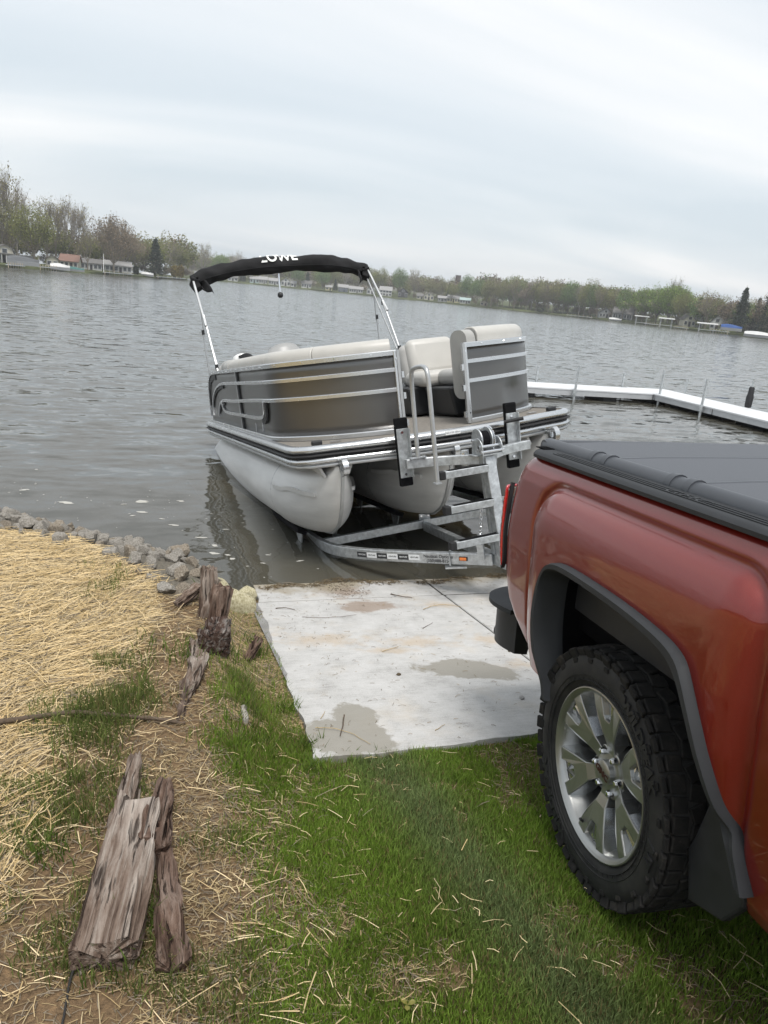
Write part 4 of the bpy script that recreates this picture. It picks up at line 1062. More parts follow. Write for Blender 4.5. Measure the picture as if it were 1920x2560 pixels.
for xr in (.160, XW-.160):
    q = MB(); q.sweep([(xr, .885, 1.360), (xr, -1.06, 1.360)], [(.0365*math.cos(a_), .036*math.sin(a_)) for a_ in np.linspace(-.3, math.pi+.3, 14)], (0,0,1)); q.build('side_roll', 'roller_vinyl', ton, smooth=50)
q = MB(); q.sweep([(.13, .875, 1.362), (XW-.13, .875, 1.362)], [(.03*math.cos(a_), .028*math.sin(a_)) for a_ in np.linspace(-.3, math.pi+.3, 12)], (0,0,1)); q.build('rear_bar', 'roller_vinyl', ton, smooth=50)
# tail lamp
def lamp():
    o = [(1.186, .952, .930), (1.17, .985, .93), (1.10, 1.006, .925), (.97, 1.022, .925), (.895, 1.010, .925), (.85, .975, .925), (.835, .945, .928)]
    q = MB(); vs = []; fs = []; n_ = 6
    zz = np.linspace(1.182, .835, 24)
    for z in zz:
        yb = np.interp(z, [.835,.85,.895,.97,1.10,1.17,1.186], [.955,.985,1.018,1.032,1.016,.992,.960]); ya = np.interp(z, [.835,.9,1.0,1.1,1.186], [.930,.934,.940,.942,.942])
        for k in range(n_):
            u = k/(n_-1); y = ya+(yb-ya)*u; x = side_x(.78, z)+.004+.055*u**2.4+.004*math.cos(z*260)*.25
            vs.append((x, y, z))
    for i in range(len(zz)-1):
        for k in range(n_-1): fs.append((i*n_+k, (i+1)*n_+k, (i+1)*n_+k+1, i*n_+k+1))
    q.add(vs, fs); l = q.build('tail_light', 'red_lens', trk, smooth=50, solid=.01)
    q = MB(); q.sweep([(side_x(.90, z)+.0, float(np.interp(z, [.825,.85,.9,1.1,1.195], [.945,.925,.926,.932,.945])), z) for z in np.linspace(1.196, .822, 22)], [(-.006,-.008),(.006,-.008),(.006,.008),(-.006,.008)], (1,0,0)); q.build('lamp_surround', 'plastic_black', l, smooth=60)
    return l
lp_ = lamp(); lq = mirror(lp_)
for ch_ in lp_.children:
    c = ch_.copy(); COL.objects.link(c); c.parent = lq
# rear bumper with corner step
bp = [(.045, .99), (.035, 1.05), (.06, 1.12), (.14, 1.165), (.40, 1.19), (1.0, 1.20), (1.60, 1.19), (1.86, 1.165), (1.94, 1.12), (1.965, 1.05), (1.955, .99)]
bp = [(.150,.93), (.125,1.0), (.120,1.06), (.145,1.115), (.22,1.15), (.45,1.175), (1.0,1.185), (1.55,1.175), (1.78,1.15), (1.855,1.115), (1.88,1.06), (1.875,1.0), (1.85,.93)]
P = chaikin(bp, 2)
q = MB(); q.sweep([(p[0], p[1], .525) for p in P], [(-.05,-.10),(.03,-.12),(.055,-.02),(.050,.07),(.02,.098),(-.05,.10)], (0,0,1)); bu = q.build('rear_bumper', 'plastic_black', trk, smooth=50)
q = MB(); q.sweep([(p[0], p[1], .580) for p in P[7:-7]], [(-.01,-.045),(.058,-.045),(.062,.0),(.052,.022),(-.01,.022)], (0,0,1)); q.build('bumper_bar', 'chrome', bu, smooth=50)
q = MB(); q.sweep([(p[0], p[1], .622) for p in P[1:-1]], [(-.09,-.008),(.045,-.014),(.050,-.002),(.03,.008),(-.09,.012)], (0,0,1)); q.build('step_pad', 'plastic_grey', bu, smooth=50)
q = MB(); q.prism([(.02, 1.0), (.09, 1.02), (.13, 1.12), (.10, 1.20), (.05, 1.22), (.015, 1.16), (.0, 1.07)], lambda u, v, d: (u+.075, v-.03, d), .43, .475); cs = q.build('corner_step', 'plastic_grey', bu, bevel=.015, seg=3)
q = MB()
for a, b_ in ((1.06, .0), (1.10, .01), (1.14, .01)): q.box((.145, a-.03, .477), (.05, .010, .008)); q.box((.115, a-.015, .477), (.010, .02, .008))
q.build('grip_ribs', 'rubber_black', cs)
# mud guard ahead of the rear wheel and splash lip behind it
q = MB(); q.prism([(-.425,.48),(-.405,.43),(-.435,.285),(-.57,.33),(-.63,.42),(-.61,.58),(-.46,.61)], lambda u, v, d: (d+.0, u, v), .055, .085); q.build('mud_guard', 'plastic_black', trk, bevel=.008)
q = MB(); q.prism([(.40,.54),(.56,.50),(.60,.46),(.46,.38),(.37,.44)], lambda u, v, d: (d, u, v), .14, .18); q.build('splash_lip', 'plastic_black', trk, bevel=.008)

# wheel
def make_wheel(x0, y0):
    w_ = empty('wheel', parent=trk); w_.location = (x0, y0, .41)
    prof = [(.05,.255),(.02,.268),(.004,.280),(-.008,.300),(-.013,.325),(-.013,.352),(-.006,.375),(.006,.392),(.022,.402),(.14,.405),(.258,.402),(.274,.392),(.286,.375),(.292,.34),(.285,.29),(.26,.262)]
    q = MB(); q.lathe(prof, 72, 'x'); ty = q.build('tyre', 'tyre_rubber', w_, smooth=40)
    r_ = random.Random(3); q = MB(); NB = 46
    for k in range(NB):
        th = 2*math.pi*k/NB
        for ri, (xc, wx, ph) in enumerate(((.030,.052,0),(.087,.054,.5),(.140,.048,.15),(.193,.054,.65),(.250,.052,.3))):
            a = th+ph*2*math.pi/NB; Lc = 2*math.pi*.41/NB*(.90 if ri in (0, 4) else .86); top = .4115 if ri in (1,2,3) else .4085
            R_ = Matrix.Rotation(a, 3, 'X') @ Matrix.Rotation(rad((18 if k % 2 else -12) if ri not in (0, 4) else (-6 if ri == 0 else 6)), 3, 'Z')
            c = Matrix.Rotation(a, 3, 'X') @ Vector((xc, 0, (top+.390)/2))
            q.box(c, (wx*r_.uniform(.9, 1.0), Lc*r_.uniform(.88, 1.05), top-.390), R_)
        # shoulder lugs stepping down the sidewall
        a = th; big = (k % 2 == 0)
        c = Matrix.Rotation(a, 3, 'X') @ Vector((-.004, 0, .386 if big else .392)); q.box(c, (.014, .044, .044 if big else .026), Matrix.Rotation(a, 3, 'X') @ Matrix.Rotation(rad(-22), 3, 'Y'))
        if big:
            c = Matrix.Rotation(a+.02, 3, 'X') @ Vector((-.0105, 0, .364)); q.box(c, (.008, .026, .018), Matrix.Rotation(a+.02, 3, 'X') @ Matrix.Rotation(rad(-8), 3, 'Y'))
    q.build('tread', 'tyre_tread', ty, bevel=.003, seg=1)
    q = MB()
    for r in (.300, .318): q.lathe([(-.0095-.05*(r-.3), r-.0015), (-.0135-.05*(r-.3), r), (-.0095-.05*(r-.3), r+.0015)], 72, 'x')
    for k in range(60): a = 2*math.pi*k/60; c = Matrix.Rotation(a, 3, 'X') @ Vector((-.008, 0, .306)); q.box(c, (.006, .004, .012), Matrix.Rotation(a, 3, 'X'))
    q.build('sidewall_ribs', 'tyre_rubber', ty)
    for tx, rr, mid, sz in (('WILDPEAK', .343, 44, .046), ('A/T', .343, 98, .046), ('WILDPEAK', .343, 224, .046)):
        V, F = text_geo(tx, sz, extrude=.0022, bold=.0022, sx=1.25); q = MB()
        def mp(p): th = rad(mid)+p[0]/rr; r = rr+p[1]; return (-.0150-p[2]*1.2, -r*math.sin(th), r*math.cos(th))
        q.add([mp(p) for p in V], F); q.build('lettering', 'rubber_black', ty)
    # rim
    rim = empty('rim', parent=w_)
    q = MB(); q.lathe([(.020,.254),(.006,.258),(.001,.266),(-.004,.2725),(-.003,.2765),(.004,.279),(.02,.276),(.05,.262)], 72, 'x'); q.build('rim_lip', 'rim_silver', rim, smooth=50)
    q = MB(); q.lathe([(.018,.258),(.05,.244),(.10,.236),(.24,.238),(.245,.10)], 60, 'x'); q.build('barrel', 'rim_silver', rim, smooth=50)
    q = MB(); q.lathe([(.115,.0),(.115,.165),(.135,.165),(.135,.0)], 40, 'x'); q.lathe([(.10,.0),(.10,.09),(.2,.09)], 30, 'x'); q.build('brake_disc', 'brake_dark', rim, smooth=40)
    def xs_(r): return float(np.interp(r, [0,.05,.085,.13,.17,.23,.262], [.052,.050,.044,.030,.020,.012,.010]))
    half = [(.050,.0215),(.085,.0235),(.118,.0310),(.140,.0425),(.170,.0570),(.215,.0740),(.258,.0890),(.262,.0400),(.254,.0395),(.195,.0200),(.185,.0140)]
    poly = half+[(u, -v) for u, v in half[::-1]]
    for k in range(6):
        a0 = rad(30+60*k); ca, sa = math.cos(a0), math.sin(a0)
        def fn(u, v, d):
            r = math.hypot(u, v); return (xs_(r)+d*(1.0 if r > .1 else .6), u*ca-v*sa, u*sa+v*ca)
        q = MB(); q.prism(poly, fn, 0, .060); q.build('spoke', 'rim_silver', rim, bevel=.0035, seg=2)
        q = MB(); pk = [(.178,.010),(.192,.019),(.222,.029),(.256,.0395),(.262,0),(.256,-.0395),(.222,-.029),(.192,-.019),(.178,-.010)]
        q.prism(pk, lambda u, v, d: (xs_(math.hypot(u, v))+d+.020*smoothstep(.17, .20, u)-.012*smoothstep(.225, .262, u), u*ca-v*sa, u*sa+v*ca), .006, .03); q.build('pocket', 'rim_bright', rim, bevel=.002)
        # bright machined flank beside the opening
        for s_ in (-1, 1):
            q = MB(); fl = [(.112,.0300),(.140,.0430),(.170,.0575),(.258,.0895)]
            vs = []; 
            for u, v in fl:
                for d, ex in ((.003, .0005), (.058, .010)): vs.append(fn(u, s_*(v+ex), d))
            q.add(vs, [(2*i, 2*i+2, 2*i+3, 2*i+1) for i in range(3)]); q.build('flank', 'rim_bright', rim)
        a1 = rad(60*k); ln = Vector((.058, .0665*math.cos(a1), .0665*math.sin(a1)))
        q = MB(); q.lathe([(.0,.0),(.0,.019),(-.028,.021),(-.030,.017),(-.012,.0155),(-.010,0)], 18, 'x', ln+Vector((.02,0,0))); q.build('lug_seat', 'rim_silver', rim, smooth=50)
        q = MB(); q.lathe([(.01,.0125),(-.022,.0118),(-.029,.009),(-.031,.0)], 6, 'x', ln); q.build('lug_nut', 'chrome', rim, bevel=.001)
    q = MB(); q.lathe([(.05,.0),(.046,.062),(.056,.085),(.10,.088)], 40, 'x'); q.build('hub_plate', 'rim_silver', rim, smooth=40)
    q = MB(); q.lathe([(.024,.0),(.025,.030),(.030,.0395),(.046,.041),(.060,.041)], 40, 'x'); cpn = q.build('centre_cap', 'rim_silver', rim, smooth=40)
    V, F = text_geo('GMC', .030, extrude=.0008, bold=.0010, sx=1.15); an = rad(-12); q = MB()
    q.add([(.0228-p[2], -(p[0]*math.cos(an)-p[1]*math.sin(an)), p[0]*math.sin(an)+p[1]*math.cos(an)) for p in V], F); q.build('lettering', 'print_maroon', cpn)
    q = MB(); q.cyl((.02, .235*math.cos(rad(-75)), .235*math.sin(rad(-75))), (.0, .215*math.cos(rad(-75)), .215*math.sin(rad(-75))), .005, 8); q.build('valve_stem', 'rubber_black', rim)
    return w_
mat('print_maroon', (.045,.012,.010), .5, 0, .1, 20)
wh = make_wheel(0, 0)
WB = -3.64
c = copy_tree(wh, trk); c.location = (0, WB, .41)
for y in (0, WB):
    c = copy_tree(wh, trk); c.location = (XW, y, .41); c.rotation_euler = (0, 0, math.pi)

# cab and nose (ahead of the picture's edge, kept simple but shaped)
def loft(name, secs, matn, parent, **kw):
    q = MB(); n_ = len(secs[0]); vs = [p for s in secs for p in s]
    fs = [(i*n_+j, i*n_+(j+1) % n_, (i+1)*n_+(j+1) % n_, (i+1)*n_+j) for i in range(len(secs)-1) for j in range(n_)]+[tuple(range(n_)), tuple((len(secs)-1)*n_+j for j in range(n_))]
    q.add(vs, fs); return q.build(name, matn, parent, **kw)
def csec(y, z0, zb, zt, ib, it):
    return [(ib+.03, y, z0), (ib, y, z0+.18), (ib, y, zb), (it, y, zt), (XW-it, y, zt), (XW-ib, y, zb), (XW-ib, y, z0+.18), (XW-ib-.03, y, z0)]
cabo = loft('cab', [csec(-1.16,.54,1.30,1.80,.02,.20), csec(-1.30,.50,1.33,1.93,.0,.20), csec(-2.3,.48,1.33,1.95,.0,.19), csec(-2.75,.48,1.33,1.88,.0,.22)], 'red_paint', trk, smooth=40, bevel=.03)
loft('windscreen', [csec(-2.76,1.2,1.33,1.87,.03,.22), csec(-3.25,1.18,1.30,1.34,.05,.10)], 'glass_dark', cabo, smooth=40)
for y0, y1 in ((-1.35, -1.95), (-2.02, -2.72)):
    q = MB(); q.add([(.035, y0, 1.36), (.035, y1, 1.36), (.165, y1+.12, 1.83), (.165, y0-.03, 1.83)], [(0,1,2,3)]); wi = q.build('side_window', 'glass_dark', cabo); mirror(wi)
hd = [csec(-2.74,.5,1.15,1.30,.0,.10), csec(-3.3,.55,1.10,1.30,.0,.12), csec(-4.3,.55,1.05,1.22,.02,.14), csec(-4.62,.6,1.0,1.10,.10,.2)]
fo_ = loft('front_body', hd, 'red_paint', trk, smooth=40, bevel=.04)
q = MB(); q.box((1.0, -4.62, .92), (1.3, .06, .30)); q.build('grille', 'chrome', fo_, bevel=.03)
q = MB(); q.box((1.0, -4.62, .60), (1.9, .16, .22)); q.build('front_bumper', 'chrome', fo_, bevel=.04)
# soil and stones pressed under the wheel are part of the lawn below

# ------------------------------------------------------------------ dock
dk = empty('dock', (0, 0, 0)); tag(dk, 'white L-shaped floating dock with metal pipes beyond the boat', 'dock')
ZD = .165
secs = [((4.6, 16.08), (7.9, 17.16)), ((7.92, 16.08), (12.70, 17.16)), ((12.72, 16.05), (14.02, 17.30)), ((12.72, 13.95), (14.02, 16.03)), ((12.72, 11.0), (14.02, 13.93)), ((12.72, 7.2), (14.02, 10.98))]
SCL = 1.06
secs = [((a[0]*SCL, a[1]*SCL), (b_[0]*SCL, b_[1]*SCL)) for a, b_ in secs]
for (a, b_) in secs:
    q = MB(); q.box(((a[0]+b_[0])/2, (a[1]+b_[1])/2, ZD-.02), (b_[0]-a[0], b_[1]-a[1], .04)); s_ = q.build('dock_section', 'dock_panel', dk, bevel=.006)
    q = MB(); x0, x1, y0, y1 = a[0]+.012, b_[0]-.012, a[1]+.012, b_[1]-.012
    for c_, s3 in ((((x0+x1)/2, y0+.02, ZD-.105), (x1-x0, .04, .13)), (((x0+x1)/2, y1-.02, ZD-.105), (x1-x0, .04, .13)), ((x0+.02, (y0+y1)/2, ZD-.105), (.04, y1-y0-.09, .13)), ((x1-.02, (y0+y1)/2, ZD-.105), (.04, y1-y0-.09, .13))): q.box(c_, s3)
    q.build('side_frame', 'dock_frame', s_)
    ax = 0 if x1-x0 > y1-y0 else 1
    for k in (.25, .75):
        q = MB(); c_ = ((x0+(x1-x0)*k, (y0+y1)/2) if ax == 0 else ((x0+x1)/2, y0+(y1-y0)*k)); q.box((c_[0], c_[1], ZD-.24), (.42, .9, .16)); q.build('float', 'rubber_black', s_)
for x, y, h in ((10.30, 16.0, .62), (12.80, 15.98, .66), (12.66, 14.25, .66), (9.9, 17.25, .42), (12.55, 17.25, .40), (14.1, 16.6, .42), (7.0, 16.0, .6), (7.0, 17.25, .4), (12.66, 10.9, .6)):
    x, y = x*SCL, y*SCL
    q = MB(); q.cyl((x, y, -1.6), (x+.02, y, ZD+h), .032, 10); p_ = q.build('dock_pipe', 'galvanized', dk, smooth=50)
    q = MB(); q.cyl((x, y, ZD-.14), (x, y, ZD-.02), .055, 10); q.build('pipe_clamp', 'galvanized', p_, smooth=50)
q = MB(); q.cyl((14.93, 15.16, .0), (14.94, 15.16, ZD+.66), .03, 10); p_ = q.build('dock_pipe', 'galvanized', dk)
q = MB(); q.lathe([(-.28,.05),(-.26,.085),(.0,.092),(.05,.075),(.22,.07),(.25,.05)], 12, 'z', (14.93, 15.16, ZD+.28)); q.build('pipe_bumper', 'rubber_black', p_, smooth=50)

# ------------------------------------------------------------------ timbers, rocks, sticks on the bank
def timber(name, label, A, B_, w_, h, matn, seed, taper=(1, 1), twist=0, ends=0, ragged=.05, notch=None):
    """a weathered squared log from A to B (centre of its underside), worn irregular; local Y runs along it"""
    A = Vector(A); B_ = Vector(B_); d = B_-A; Ln = d.length
    Yv = d.normalized(); Xv = Yv.cross(Vector((0, 0, 1))).normalized(); Zv = Xv.cross(Yv)
    m = Matrix.Identity(4)
    for i, a in enumerate((Xv, Yv, Zv)):
        for j in range(3): m[j][i] = a[j]
    m.translation = A
    q = MB(); n_ = 60; ring = []; mm = 64
    for k in range(mm):
        a = 2*math.pi*k/mm; c_, s_ = math.cos(a), math.sin(a); e_ = .22
        ring.append((abs(c_)**e_*np.sign(c_)*.5, abs(s_)**e_*np.sign(s_)*.5))
    vs = []
    for i in range(n_):
        u = i/(n_-1); tw = taper[0]+(taper[1]-taper[0])*u
        for k, (a, c_) in enumerate(ring):
            gr = -abs(mnoise.noise(Vector((a*22, u*1.6, seed+c_*22))))*.010*h/.09+mnoise.noise(Vector((a*60, u*3.0, seed+c_*60)))*.006+mnoise.noise(Vector((a*5, u*3.6, seed+c_*5+5)))*.024
            kk = 1+gr/max(w_, h)*2
            yy = u*Ln
            if u > .999 or u < .001: pass
            yy += ((mnoise.noise(Vector((a*12, seed+3, c_*6)))+.25*mnoise.noise(Vector((a*40, seed+3, c_*9))))*ragged)*(1.0 if u > .5 else -.5)*min(1, abs(u-.5)*2)**3
            x_, z_ = a*w_*kk*tw, (c_+.5)*h*kk*tw
            if notch and u > notch[0] and a > notch[1]: z_ *= notch[2]; 
            vs.append((x_+twist*math.sin(u*3)*w_, yy, z_))
    fs = [(i*mm+k, i*mm+(k+1) % mm, (i+1)*mm+(k+1) % mm, (i+1)*mm+k) for i in range(n_-1) for k in range(mm)]
    for e_ in (0, n_-1):
        c_ = len(vs); vs.append(tuple(np.mean(vs[e_*mm:(e_+1)*mm], axis=0)+np.array([0, .008 if e_ else -.008, 0]))); fs += [(e_*mm+k, e_*mm+(k+1) % mm, c_) for k in range(mm)]
    q.add(vs, fs); o = q.build(name, matn, None, smooth=28); o.matrix_world = m
    return tag(o, label, 'timber')
zg = lambda x, y: float(gz(x, y))
t1 = timber('old_timber', 'broad split grey timber lying nearest the camera', (-.082, 1.665, .292), (.012, 2.30, .262), .165, .098, 'timber_grey', 1.3, (1.0, .93), 0, 0, .05)
# the two prongs at its far end are parts of the same log
def prong(A, B_, w_, h, seed, tp, par, matn):
    o = timber('splinter', '', A, B_, w_, h, matn, seed, tp, 0, 0, .05)
    for k in ('label', 'category'):
        if k in o: del o[k]
    o.matrix_world = par.matrix_world.inverted() @ o.matrix_world; o.parent = par
    return o
prong((-.052, 2.16, .278), (-.002, 2.64, .262), .078, .068, 2.2, (1, .52), t1, 'timber_grey')
prong((.058, 2.08, .272), (.106, 2.46, .258), .078, .066, 5.2, (1.1, .62), t1, 'timber_brown')
timber('old_timber', 'narrow dark brown timber beside the broad split timber', (.092, 1.60, .292), (.092, 2.09, .262), .078, .070, 'timber_brown', 7.1, (1.08, .55), 0, 0, .06)
td = timber('old_timber', 'twisted grey driftwood timber between straw and bare soil', (.222, 3.10, .238), (.312, 3.57, .235), .100, .075, 'timber_grey', 11.4, (.80, 1.0), .16, 0, .04)
prong((.180, 2.91, .238), (.232, 3.18, .238), .062, .055, 12.9, (.45, 1.0), td, 'timber_grey')
timber('old_timber', 'dark square timber block with white lichen on top', (.378, 3.47, .245), (.425, 3.69, .245), .140, .135, 'timber_dark', 15.9, (1.08, .92), 0, 0, .02)
timber('old_timber', 'upright reddish brown timber stub leaning beside the cream rock', (.425, 3.80, .16), (.475, 3.90, .455), .085, .085, 'timber_brown', 21.2, (1.05, .95), .05, 0, .030)
timber('old_timber', 'hollow weathered stump piece leaning behind the brown timber stub', (.39, 3.97, .16), (.400, 4.05, .50), .115, .07, 'timber_grey', 27.5, (1.1, .75), .1, 0, .045)
timber('old_timber', 'flat grey board fragment wedged against the riprap rocks', (.235, 4.08, .262), (.385, 4.22, .32), .06, .04, 'timber_grey', 31.5, (.8, 1), 0, 0, .03)
timber('old_timber', 'short buried board end beside the concrete slab', (.575, 3.66, .10), (.69, 3.95, .085), .055, .035, 'timber_brown', 35.1, (.7, .9), .1, 0, .03)

def stick(name, label, pts, r, matn, cat='stick', jit=.004):
    P = chaikin(pts, 2); P = np.array([(p[0], p[1], p[2]) for p in P])
    for i in range(len(P)): P[i] += np.array([random.uniform(-jit, jit) for _ in range(3)])*(1 if jit else 0)
    q = MB(); q.tube(P, np.linspace(r, r*.55, len(P)), 7); return tag(q.build(name, matn, None, smooth=60), label, cat)
stick('stick', 'long dark brown branch lying across the straw', [(-.85, 2.90, zg(-.85, 2.90)+.045), (-.52, 2.945, zg(-.52, 2.945)+.045), (-.256, 2.987, zg(-.256, 2.987)+.045), (-.015, 2.935, zg(-.015, 2.935)+.025), (.20, 2.865, zg(.20, 2.865)+.012)], .013, 'twig_brown')
stick('cable', 'thin black cable running down from the broad split timber', [(-.150, 1.70, zg(-.15, 1.70)+.03), (-.163, 1.665, zg(-.163, 1.665)+.012), (-.170, 1.58, zg(-.17, 1.58)+.008), (-.174, 1.48, zg(-.174, 1.48)+.007), (-.20, 1.2, zg(-.2, 1.2)+.006)], .0042, 'rope_dark', 'cable', .001)
def sl(x, y, dz=.006): x, y = rs(x, y); return (x, y, float(slab_z(y))+dz)
TW = 'twigs and stems lying on the ramp'
for lab, pts, r, m_ in (
    ('dark brown stick on the damp corner of the slab', [sl(.935, 2.94, .02), sl(.905, 2.85), sl(.87, 2.77, .012)], 0.0037, 'twig_brown'),
    ('bent tan straw stem crossing the damp corner patch', [sl(.78, 2.87), sl(.87, 2.835, .012), sl(.93, 2.79), sl(.985, 2.68)], 0.0020, 'twig_tan'),
    ('short curved dark twig above the tooled cross joint', [sl(1.75, 4.65), sl(1.80, 4.57, .014), sl(1.88, 4.55)], 0.0043, 'twig_brown'),
    ('dark twig near the left edge of the slab', [sl(.88, 4.46), sl(.94, 4.45, .012), sl(1.0, 4.42)], 0.0037, 'twig_brown'),
    ('long pale stem beside the lengthwise joint', [sl(1.87, 4.31), sl(1.98, 4.37, .012), sl(2.07, 4.38), sl(2.16, 4.33)], 0.0025, 'twig_tan'),
    ('thin pale straw lying alone mid slab', [sl(1.32, 2.74), sl(1.39, 2.785)], 0.0019, 'twig_tan'),
    ('reddish twig on the sandy patch mid slab', [sl(1.36, 3.66), sl(1.48, 3.71, .01)], 0.0022, 'twig_tan'),
    ('thin dark twig right of mid slab', [sl(1.74, 3.98), sl(1.84, 4.06)], 0.0019, 'twig_brown'),
    ('fine pale stem lower left of mid slab', [sl(.825, 2.95), sl(.86, 3.01)], 0.0019, 'twig_tan'),
    ('wispy stem along the upper left of the slab', [sl(1.02, 4.28), sl(1.2, 4.23, .008), sl(1.38, 4.27)], 0.0017, 'twig_brown')):
    stick('twig', lab, pts, r, m_, 'twig', .0015)['group'] = TW
def pebble(x, y, s, lab, matn='pebble', zf=None, cat='stone', name='pebble', seed=0):
    import bmesh
    x, y = rs(x, y); bm = bmesh.new(); bmesh.ops.create_icosphere(bm, subdivisions=2, radius=1)
    for v in bm.verts: v.co *= 1+.35*mnoise.noise(v.co*1.6+Vector((seed, 0, 0))); v.co.z *= .7
    me = bpy.data.meshes.new(name); bm.to_mesh(me); bm.free(); o = finish(name, me, matn, None, 40)
    z = (zf if zf is not None else float(slab_z(y)))+s*.35; o.location = (x, y, z); o.scale = (s, s*.8, s*.8); o.rotation_euler = (0, 0, seed*1.7); return tag(o, lab, cat)
pebble(1.90, 2.97, .017, 'pale grey pebble on the slab near the tyre', seed=1)
pebble(1.355, 3.35, .014, 'dark pebble in the middle of the slab', 'weed', seed=2)
pebble(2.13, 3.55, .010, 'small dark pebble beside the lengthwise joint', 'weed', seed=3)
# grey rope-like scrap in the grass
q = MB(); q.tube([(.465+.006*math.sin(k*2.1), 3.0-.014*k, zg(.465, 3.0-.014*k)+.022+.004*math.sin(k*1.3)) for k in range(10)], [.013+.004*math.sin(k*2.4) for k in range(10)], 8)
tag(q.build('bark_scrap', 'rock_grey', None, smooth=60), 'pale grey bark scrap in the grass beside the slab', 'bark')
# yellow leaf near the lower edge
q = MB()
for a in (0, 130, 245):
    for k in range(1):
        ca, sa = math.cos(rad(a)), math.sin(rad(a)); P = [(0,0),(.012,.010),(.028,.012),(.036,0),(.028,-.012),(.012,-.010)]
        u_ = .6; z0 = zg(.68, 1.366)+.035; q.add([(.68+(u*ca-v*sa)*.62, 1.366+(u*sa+v*ca)*.62, z0+.008*math.sin(u*60)) for u, v in P], [tuple(range(6))])
tag(q.build('fallen_leaf', 'leaf_yellow', None), 'yellow three part leaf in the grass near the lower edge', 'leaf')

# riprap
import bmesh
rocks = []
for sd in range(9):
    bm = bmesh.new(); bmesh.ops.create_icosphere(bm, subdivisions=3, radius=1)
    pl = [(Vector((random.gauss(0,1), random.gauss(0,1), random.gauss(0,.8))).normalized(), random.uniform(.42, .80)) for _ in range(12)]
    for v in bm.verts:
        p = v.co.normalized(); r = 1.0
        for n_, d in pl:
            c_ = p.dot(n_)
            if c_ > .01: r = min(r, d/c_)
        v.co = p*r*(1+.05*mnoise.noise(p*3+Vector((sd*5, 0, 0)))+.025*mnoise.noise(p*9+Vector((sd*5, 0, 0))))
    me = bpy.data.meshes.new('rock'); bm.to_mesh(me); bm.free()
    me.polygons.foreach_set('use_smooth', [True]*len(me.polygons)); me.set_sharp_from_angle(angle=rad(24)); me.materials.append(MATS['rock_tan' if sd in (4, 7) else 'rock_grey']); rocks.append(me)
def rock(x, y, z, s, k, rot, lab, grp=None, name='rock', sq=(1, 1, .75)):
    o = bpy.data.objects.new(name, rocks[k]); COL.objects.link(o); o.location = (x, y, z); o.scale = (s*sq[0], s*sq[1], s*sq[2]); o.rotation_euler = rot; return tag(o, lab, 'rock', grp)
rr2 = random.Random(12); placed = []
tries = 0
while len(placed) < 298 and tries < 14000:
    tries += 1
    x = rr2.uniform(-3.6, .66); y_a = float(straw_y(x))-.05; y_b = float(shore_y(x))+.10; y = y_a+(y_b-y_a)*rr2.random()
    s = rr2.uniform(.038, .085)*(1.4 if rr2.random() < .2 else 1)
    if x < -1.6: s *= 1.25
    if any((x-a)**2+(y-b_)**2 < (.62*(s+c_))**2 for a, b_, c_ in placed): continue
    if x > .42 and y < 4.62: continue
    if x > .22 and y < 4.30: continue
    placed.append((x, y, s))
    kq = rr2.randrange(9); rock(x, y, zg(x, y)+s*.34, s, kq, (rr2.uniform(0, 6.3), rr2.uniform(0, 6.3), rr2.uniform(0, 6.3)), ('small ' if s < .06 else 'larger ')+('angular tan' if kq in (4, 7) else 'angular grey')+' riprap rock piled along the water edge', 'riprap rocks along the bank')
# cream rocks by the corner of the slab
for x, y, s, k, lb in ((.640, 4.70, .17, 1, 'large cream limestone rock against the slab corner'), (.745, 4.98, .095, 3, 'cream limestone chunk between the large cream rock and the water'), (.62, 5.25, .075, 5, 'small cream stone at the water edge by the slab')):
    o = rock(x, y, zg(x, y)+s*.42, s, k, (rr2.uniform(0, 6), rr2.uniform(0, 6), 0), lb, sq=(1, 1, .85)); o.data = rocks[k].copy(); o.data.materials[0] = MATS['rock_cream']

# ------------------------------------------------------------------ far shores
mat('shore_grass', (.075,.085,.038), .95, 0, .4, .15, spec=.1)
mat('shore_wall', (.13,.125,.115), .9, 0, .3, .5, spec=.1)
mat('bark', (.19,.165,.135), .95, 0, .3, .8, spec=.1)
mat('bark_pale', (.29,.265,.23), .95, 0, .3, .8, spec=.1)
mat('conifer_green', (.016,.028,.014), .9, 0, .4, 1.5, spec=.1)
attr_mat('leaves_far', (1,1,1), .85, trans=.35)
for nm, c in (('siding_white', (.46,.46,.45)), ('siding_cream', (.42,.40,.33)), ('siding_grey', (.27,.275,.28)), ('siding_navy', (.075,.095,.14)), ('siding_teal', (.36,.45,.44)), ('siding_yellow', (.52,.47,.28)), ('siding_dark', (.045,.042,.045)), ('siding_tan', (.34,.29,.22)), ('roof_grey', (.14,.135,.13)), ('roof_red', (.19,.115,.09)), ('roof_brown', (.115,.095,.08)), ('roof_light', (.27,.265,.26)), ('brick_tower', (.10,.075,.065)), ('tarp_blue', (.03,.075,.22)), ('tarp_grey', (.10,.105,.11)), ('tarp_teal', (.05,.13,.12)), ('shrub_gold', (.20,.15,.025)), ('shrub_green', (.05,.075,.02))):
    mat(nm, c, .8, 0, .12, .8, spec=.25)

